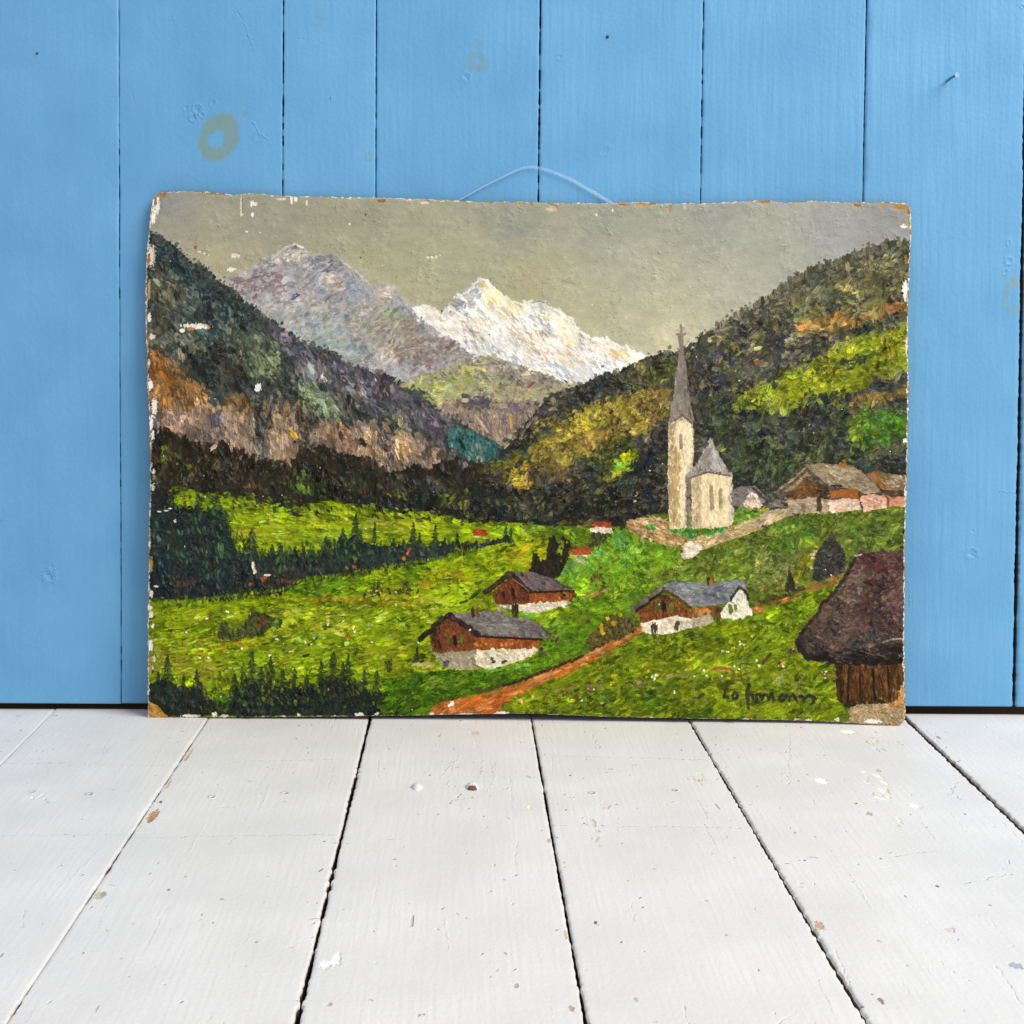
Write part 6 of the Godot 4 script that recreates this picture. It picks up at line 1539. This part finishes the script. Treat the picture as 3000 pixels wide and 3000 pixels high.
	c.dabs([765,791,807,791,838,798,862,806,891,824,862,827,807,831,788,809],"645858 72645f 544a4a 7c7070",1.8,18,18,15.49,4.22,0.23)
	c.wash([730,836,749,817,767,800,788,814,807,832,806,856,737,857],"643822 763f24 52301e 844a2a",0.1,0.2)
	c.dabs([730,836,749,817,767,800,788,814,807,832,806,856,737,857],"643822 763f24 52301e 844a2a",1.7,85,12,11.26,3.52,0.27)
	c.line([714,833,742,811,765,793,788,810,810,832],"382a26 46342e",9.86,0.8,0.3)
	c.line([770,804,795,820,807,831],"8a5a48 9a6a54",2.11,0.4,0.3)
	c.wash([807,834,848,830,895,828,905,840,887,848,808,855],"8e4a20 a05a28 76401e b07038",0.1,0.2)
	c.dabs([807,834,848,830,895,828,905,840,887,848,808,855],"8e4a20 a05a28 76401e b07038",1.7,85,15,9.86,4.22,0.32)
	c.line([806,832,862,829,898,828],"30241c 3c2c20",4.22,0.5,0.3)
	c.dabs([862,833,898,830,903,841,877,846],"3a2a1c 5c4428 a07a4a",1.1,10,25,9.86,2.82,0.7)
	c.wash([737,860,806,856,842,853,884,848,894,852,843,868,817,876,778,869],"d2cbb2 e0dac4 b6ae94 e8e3d0",0.1,0.2)
	c.dabs([737,860,806,856,842,853,884,848,894,852,843,868,817,876,778,869],"d2cbb2 e0dac4 b6ae94 e8e3d0",1.6,20,35,10.56,4.93,0.41)
	c.dabs([737,860,764,858,764,873,743,870],"9a947c aaa48c 868068",1.4,20,45,9.15,4.22,0.7)
	c.line([775,858,776,876],"282822 34342c",14.08,0.5,0.3)
	c.line([752,832,753,841],"2a1c16",4.93,0.4,0.3)
	c.line([772,826,773,840],"2a1c16",6.34,0.4,0.3)
	c.dabs([778,873,814,867,817,884,786,887],"6ca03e 80b052 548a30",1.4,0,30,12.67,4.93,0.8)
	c.spots([799,796,801,799],4.93,"8a5a24 7a4e20",0.5)
	c.line([790,792,791,800],"463a2e",4.22,0.4,0.3)
	c.wash([1083,813,1105,806,1145,807,1180,811,1227,802,1248,802,1255,816,1234,825,1218,849,1188,854,1141,859,1110,837],"787a7a 868888 686a6c 929490 707070",0.1,0.2)
	c.dabs([1083,813,1105,806,1145,807,1180,811,1227,802,1248,802,1255,816,1234,825,1218,849,1188,854,1141,859,1110,837],"787a7a 868888 686a6c 929490 707070",1.9,10,22,15.49,4.22,0.23)
	c.dabs([1083,813,1105,806,1145,807,1180,811,1227,802,1248,802,1255,816,1234,825,1218,849,1188,854,1141,859,1110,837],"787a7a 868888 686a6c 929490 707070",0.38,10,39.6,7.74,2.11,0.3)
	c.dabs([1109,813,1173,814,1166,833,1117,830],"908f8a 9e9d98 808080",1,10,18,15.49,4.22,0.5)
	c.dabs([1159,823,1223,811,1209,843,1167,851],"62666a 70747a 565a5e",1,0,25,15.49,4.22,0.5)
	c.wash([1031,873,1057,852,1084,834,1113,850,1137,867,1139,881,1107,878,1036,891],"6e4022 804c28 5a361e 8e562e",0.1,0.2)
	c.dabs([1031,873,1057,852,1084,834,1113,850,1137,867,1139,881,1107,878,1036,891],"6e4022 804c28 5a361e 8e562e",1.7,85,12,11.26,3.52,0.27)
	c.line([1020,866,1046,846,1083,818],"54504c 64605a",9.86,0.7,0.3)
	c.line([1027,868,1057,846,1083,826],"3c2a1e 4a3424",5.63,0.6,0.3)
	c.line([1083,822,1110,839,1140,862],"5c3c22 6c4828",6.34,0.7,0.3)
	c.line([1070,853,1071,866],"3e5c20",7.74,0.4,0.1)
	c.line([1099,854,1100,867],"4a6824",7.74,0.4,0.1)
	c.line([1084,852,1085,866],"1e1c22",8.45,0.4,0.1)
	c.wash([1138,865,1167,858,1194,856,1194,872,1174,877,1140,882],"7c4e28 92602e 684224 a8743c",0.1,0.2)
	c.dabs([1138,865,1167,858,1194,856,1194,872,1174,877,1140,882],"7c4e28 92602e 684224 a8743c",1.7,85,20,9.86,4.22,0.27)
	c.spots([1163,868,1168,865,1177,869,1158,871],6.34,"b87c3e c48a4a",0.7)
	c.wash([1037,894,1071,886,1107,877,1139,882,1142,899,1107,911,1082,916,1043,910],"dcd4bc e8e2ce c8bea2",0.1,0.2)
	c.dabs([1037,894,1071,886,1107,877,1139,882,1142,899,1107,911,1082,916,1043,910],"dcd4bc e8e2ce c8bea2",1.6,-8,30,10.56,4.93,0.41)
	c.wash([1140,883,1181,875,1188,889,1160,899,1143,900],"a49c82 b2aa90 8e8670",0.1,0.2)
	c.dabs([1140,883,1181,875,1188,889,1160,899,1143,900],"a49c82 b2aa90 8e8670",1.6,80,30,9.86,4.22,0.27)
	c.line([1065,897,1068,910],"3e342a 4a4034",14.08,0.5,0.3)
	c.line([1113,892,1112,906],"4a4232",8.45,0.5,0.3)
	c.wash([1238,816,1251,832,1260,857,1265,871,1238,881,1208,881,1202,871,1211,854,1222,842],"dfe0cc e9e9d8 cccdb4 d6d8b8",0.1,0.2)
	c.dabs([1238,816,1251,832,1260,857,1265,871,1238,881,1208,881,1202,871,1211,854,1222,842],"dfe0cc e9e9d8 cccdb4 d6d8b8",1.6,70,30,11.26,4.93,0.41)
	c.line([1221,856,1222,870],"4e5e24 5a6a2c",7.74,0.4,0.2)
	c.line([1231,854,1232,865],"5c6a30",5.63,0.4,0.2)
	c.line([1220,844,1238,816,1253,826,1259,843],"3a352e 48423a",4.93,0.6,0.3)
	c.dabs([1188,861,1206,861,1206,893,1192,893],"5e4228 704e2e 4a3622",1.5,85,12,11.26,4.22,0.6)
	c.line([1174,798,1175,812],"36302a",6.34,0.4,0.3)
	c.line([1181,798,1183,812],"8a5a2a",7.04,0.4,0.3)
	c.vary = 0.13
	c.wash([1389,795,1391,764,1403,735,1417,721,1427,700,1438,724,1454,742,1455,784,1428,791,1400,802],"3a3a34 46443c 2e302c 524e42",0.1,0.2)
	c.dabs([1389,795,1391,764,1403,735,1417,721,1427,700,1438,724,1454,742,1455,784,1428,791,1400,802],"3a3a34 46443c 2e302c 524e42",1.8,80,35,11.26,4.93,0.9)
	c.spots([1389,746,1387,757,1385,774,1392,742],4.93,"c0b48a b0a478",0.8)
	c.wash([1333,824,1337,799,1341,778,1349,799,1354,824],"343024 403a2a",0.1,0.2)
	c.dabs([1333,824,1337,799,1341,778,1349,799,1354,824],"343024 403a2a",1.6,80,20,9.86,3.52,0.7)
	c.dabs([1311,824,1365,813,1372,820,1322,831],"3e3c28 4a4630",1.2,-10,20,11.26,4.22,0.6)
	c.dabs([1300,772,1329,768,1322,786],"4a4c3a",0.8,0,40,9.86,4.22,0.6)
	# dark hut
	c.wash([1473,753,1481,746,1513,741,1573,737,1590,754,1593,973,1445,975,1402,964,1379,960,1363,945,1357,926,1380,891,1404,866,1410,842,1427,834,1441,813,1456,793],"56423a 624a40 4a3a34 6a5448 504038",0.1,0.2)
	c.dabs([1473,753,1481,746,1513,741,1573,737,1590,754,1593,973,1445,975,1402,964,1379,960,1363,945,1357,926,1380,891,1404,866,1410,842,1427,834,1441,813,1456,793],"56423a 624a40 4a3a34 6a5448 504038",2,-25,45,12.67,4.93,0.7)
	c.dabs([1473,753,1481,746,1513,741,1573,737,1590,754,1593,973,1445,975,1402,964,1379,960,1363,945,1357,926,1380,891,1404,866,1410,842,1427,834,1441,813,1456,793],"56423a 624a40 4a3a34 6a5448 504038",0.38,-25,70,6.34,2.46,0.91)
	c.dabs([1484,748,1577,742,1581,768,1542,783,1478,770],"5a3432 66393a 4a2e2e 6c4242",1.5,0,25,15.49,4.93,0.7)
	c.dabs([1450,805,1485,770,1499,798,1472,868,1415,876],"5e5044 6c5c4c 504440 786a56",1.3,-20,35,11.26,4.22,0.7)
	c.dabs([1499,798,1577,790,1579,903,1515,910,1479,868],"503a36 5c443e 463230 684e48",1.4,-40,40,14.08,4.93,0.7)
	c.dabs([1401,883,1472,875,1487,925,1416,940,1380,933],"56483e 645448 483c36 70625a",1.3,-25,35,12.67,4.22,0.7)
	c.dabs([1360,926,1387,912,1445,960,1388,961],"2e2c2c 3a3836 262628",1.4,20,35,12.67,4.93,0.7)
	c.dabs([1458,925,1515,903,1529,924,1487,946,1451,946],"3c3c42 484a4e 34343a",1,-35,25,14.08,4.22,0.6)
	c.dabs([1522,896,1557,889,1572,924,1536,924],"40444a 4c5056 36383e",1.1,-60,20,15.49,4.93,0.5)
	c.dabs([1437,943,1592,927,1593,973,1445,978],"28241f 322c25 1f1d1a 3c352c",1.8,4,12,18.3,4.93,0.6)
	c.drag([1485,755,1577,747,1579,938,1402,940,1373,926,1429,848],0.7,-25,40,15.49,4.93,0.9,0.18)
	c.wash([1439,973,1516,975,1593,969,1594,1051,1460,1056,1443,1042],"5a3a1c 6c4820 46301c 7c5426 503418",0.1,0.2)
	c.dabs([1439,973,1516,975,1593,969,1594,1051,1460,1056,1443,1042],"5a3a1c 6c4820 46301c 7c5426 503418",1.8,88,5,23.94,4.93,0.7)
	c.dabs([1439,973,1516,975,1593,969,1594,1051,1460,1056,1443,1042],"5a3a1c 6c4820 46301c 7c5426 503418",0.38,88,9,11.97,2.46,0.91)
	c.dabs([1439,975,1455,978,1456,1052,1443,1042],"2c2218 382a1c",1.6,88,5,21.12,4.22,0.6)
	c.line([1465,981,1464,1052],"2a2018",4.22,0.4,0.2)
	c.line([1514,981,1518,1049],"2e2218",4.22,0.4,0.2)
	c.line([1544,977,1549,1044],"34261a",4.22,0.4,0.2)
	c.line([1488,985,1490,1052],"33251a",2.82,0.4,0.2)
	c.dabs([1440,1038,1460,1045,1545,1048,1545,1057,1460,1060],"2c2618 3a3020",1.2,10,25,12.67,4.22,0.6)
	c.dabs([1406,998,1424,992,1439,994,1439,1003,1424,1004],"6e4a26 5a3c20 7e5830",1.5,8,12,14.08,4.22,0.6)
	c.dabs([1410,1005,1439,1006,1440,1013,1413,1010],"33281c",1.2,8,10,12.67,3.52,0.5)
	c.line([1475,756,1457,791,1441,814,1426,835,1409,847,1401,869,1380,892,1360,925],"3c302a 48382f 322824",6.34,0.6,0.4)
	c.line([1360,926,1366,946,1381,960,1445,966,1516,968,1580,963],"26221e 302a24 1e1b18",11.26,0.6,0.4)
	c.line([1536,926,1552,920,1579,918],"8a8078 a09488",2.82,0.8,0.4)
	c.line([1476,750,1491,745],"b8aa98",2.82,0.8,0.4)
	# signature
	c.line([1216,1016,1213,1028,1210,1042,1221,1043],"30342a 3a3c2c",5.63,0.9,0.12)
	c.line([1233,1032,1228,1039,1231,1047,1238,1044,1238,1036,1233,1032],"30342a 3a3c2c",4.93,0.9,0.12)
	c.line([1261,1016,1257,1033,1260,1051,1261,1068],"30342a 3a3c2c",6.34,0.9,0.12)
	c.line([1260,1041,1265,1036,1270,1038,1271,1050],"30342a 3a3c2c",5.63,0.9,0.12)
	c.line([1278,1051,1277,1038,1284,1035,1288,1047,1292,1037,1299,1037,1302,1047,1309,1035,1312,1044,1311,1049],"30342a 3a3c2c",5.63,0.9,0.12)
	c.line([1325,1041,1332,1035,1338,1039,1333,1048,1325,1049,1323,1042],"30342a 3a3c2c",6.34,0.9,0.12)
	c.line([1345,1049,1346,1039,1353,1036,1358,1045,1360,1050],"30342a 3a3c2c",5.63,0.9,0.12)
	c.line([1365,1039,1372,1040,1376,1049],"30342a 3a3c2c",5.63,0.9,0.12)
	c.line([1376,1042,1384,1037,1393,1040,1395,1051,1389,1054],"30342a 3a3c2c",6.34,0.9,0.12)
	c.line([1397,1041,1399,1047],"30342a 3a3c2c",4.93,0.9,0.12)
	# losses of paint
	c.chips([16,150,16.9,45.1,188,147,18.3,9.9,181,175,16.9,8.4,109,293,56.3,11.3,81,302,11.3,8.4,18,315,15.5,9.9,239,417,12.7,18.3,223,63,7.0,8.4,225,40,14.1,9.9,199,44,2.8,49.3,202,63,4.2,5.6,303,31,5.6,19.7,312,29,7.0,11.3,335,37,4.2,9.9,45,559,2.1,2.1,211,98,5.6,3.5,239,99,3.5,3.5,220,42,4.2,11.3],"e9e3d6 f0ece2 ddd4c4",-0.3)
	c.chips([586,144,5.6,5.6,595,144,5.6,5.6,603,143,5.6,5.6,611,140,3.5,3.5,423,79,3.5,3.5,933,51,4.9,5.6,966,42,3.5,6.3],"e9e3d6 f0ece2 ddd4c4",-0.3)
	c.chips([51,671,9.9,3.5,60,667,9.9,3.5,38,673,9.9,3.5,70,692,5.6,8.4,233,781,6.3,15.5,236,793,7.0,12.7,262,801,16.9,4.2,34,826,11.3,4.2,22,841,8.4,15.5,20,871,8.4,7.0],"e9e3d6 f0ece2 ddd4c4",-0.3)
	c.chips([104,133,9.9,7.0,119,139,4.9,4.2,128,146,4.9,3.5,98,298,18.3,7.0,135,295,9.9,7.0],"a8824a 947040 b8945c",-0.3)
	c.chips([114,140,6.3,2.8,125,144,6.3,2.8,134,146,4.2,2.8],"e9e3d6 f0ece2 ddd4c4",-0.3)
	c.chips([616,255,3.5,3.5,715,302,2.8,3.5,574,269,4.2,4.2,521,187,2.8,2.8,456,59,3.5,4.9,447,148,4.2,3.5],"5a5648 4a463c",-0.1)
	c.chips([24,46,15.5,42.2,18,74,8.4,21.1,16,413,9.9,21.1,25,458,11.3,38.0,18,493,9.9,31.0,22,518,7.0,21.1,13,368,7.0,15.5,24,622,8.4,14.1,22,885,9.9,15.5,27,907,7.0,11.3,23,948,9.9,23.9,30,972,7.0,15.5,24,993,8.4,12.7,25,591,7.0,9.9,12,277,7.0,21.1],"e9e3d6 f0ece2 ddd4c4",-0.3)
	c.chips([33,27,18.3,9.9,151,22,42.2,4.9,11,221,5.6,45.1,11,326,7.0,31.0,18,539,7.0,31.0,20,780,9.9,33.8,17,738,5.6,23.9,10,158,5.6,21.1,22,997,5.6,28.2,22,39,5.6,28.2],"a8824a 947040 b8945c",-0.3)
	c.chips([1566,65,9.9,8.4,1571,198,12.7,42.2,1576,310,7.0,35.2,1575,509,9.9,11.3,1578,719,7.0,21.1,1578,620,7.0,28.2],"e9e3d6 f0ece2 ddd4c4",-0.3)
	c.chips([1581,783,7.0,63.4,1582,945,7.0,49.3,1576,1033,16.9,42.2,1572,134,5.6,21.1,1576,275,4.2,21.1,1575,60,5.6,21.1],"a8824a 947040 b8945c",-0.3)
	c.chips([1026,30,28.2,7.7,1560,26,35.2,11.3,1575,37,8.4,12.7,1468,24,14.1,6.3,1518,24,9.9,8.4,1082,35,5.6,18.3,487,31,16.9,6.3,775,32,14.1,5.6,797,33,8.4,7.0,987,31,21.1,4.2,1276,21,28.2,4.9],"a8824a 947040 b8945c",-0.3)
	c.chips([842,40,21.1,11.3,1114,33,7.0,9.9,284,30,21.1,4.9,579,32,16.9,5.6],"d8ccb8 c8b498",-0.3)
	c.chips([107,1091,42.2,5.6,156,1088,11.3,9.9,177,1091,16.9,6.3,457,1085,21.1,7.0,494,1084,11.3,5.6,608,1083,9.9,5.6,753,1080,28.2,7.0,682,1083,49.3,4.2,1361,1088,14.1,7.0,1384,1089,16.9,8.4,1443,1085,11.3,9.9,908,1084,21.1,3.5,331,1087,8.4,5.6],"e9e3d6 f0ece2 ddd4c4",-0.3)
	c.specks(90, "e9e3d6 f0ece2 ddd4c4")
	c.wash([1470,1060,1503,1053,1545,1051,1574,1044,1596,1036,1597,1107,1466,1108],"a08c68 b09a74 8e7a58 bca884",0.1,0.2)
	c.dabs([1470,1060,1503,1053,1545,1051,1574,1044,1596,1036,1597,1107,1466,1108],"a08c68 b09a74 8e7a58 bca884",1.8,-20,70,9.86,2.11,0.6)
	c.dabs([1470,1060,1503,1053,1545,1051,1574,1044,1596,1036,1597,1107,1466,1108],"a08c68 b09a74 8e7a58 bca884",0.38,-20,70,4.93,1.06,0.78)
	c.dabs([1545,1051,1596,1029,1597,1061,1552,1058],"b0742c c08438 94602a",1.2,-30,50,8.45,2.82,0.6)
	c.chips([1514,1087,35.2,9.9],"e6e0d4 f0ece4",-0.3)
	c.wash([15,1063,26,1065,44,1077,59,1093,16,1103],"b0823e c0924a 9c7034",0.1,0.2)
	c.dabs([15,1063,26,1065,44,1077,59,1093,16,1103],"b0823e c0924a 9c7034",1.6,30,30,12.67,2.82,0.5)
	c.worn_edges()


func _ready() -> void:
	# camera: close above the floor, held a little askew, cropped off centre
	var camera := Camera3D.new()
	camera.name = "camera"
	add_child(camera)
	camera.set_frustum(2.0 * 0.375 * 0.05, Vector2(0.03625, -0.09000) * 0.05, 0.05, 20.0)
	camera.transform = Transform3D(Basis(Vector3.RIGHT, deg_to_rad(-2.32)) * Basis(Vector3.BACK, deg_to_rad(0.30)), Vector3(0, 0.2337, 0.835))
	camera.current = true
	# soft light of the room, and a large window to the right, in front and above
	var around := WorldEnvironment.new()
	var e := Environment.new()
	e.background_mode = Environment.BG_COLOR
	e.background_color = Color(0.79, 0.805, 0.83)
	e.tonemap_mode = Environment.TONE_MAPPER_LINEAR
	e.tonemap_exposure = 1.02
	e.sdfgi_enabled = true
	e.ssao_enabled = true
	e.ssil_enabled = true
	around.environment = e
	add_child(around)
	var window := AreaLight3D.new()
	window.name = "window_light"
	window.area_size = Vector2(1.5, 1.5)
	window.light_energy = 9
	window.light_color = Color(1.0, 0.975, 0.95)
	window.area_range = 12.0
	window.shadow_enabled = true
	add_child(window)
	window.look_at_from_position(Vector3(1.75, 1.95, 1.1), Vector3(0.05, 0.12, 0.08), Vector3.UP)
	jag.seed = 3
	jag.frequency = 0.03
	jag.fractal_octaves = 2
	slow.seed = 8
	slow.frequency = 0.012
	build_floor()
	build_wall()
	build_painting()
	build_nail()
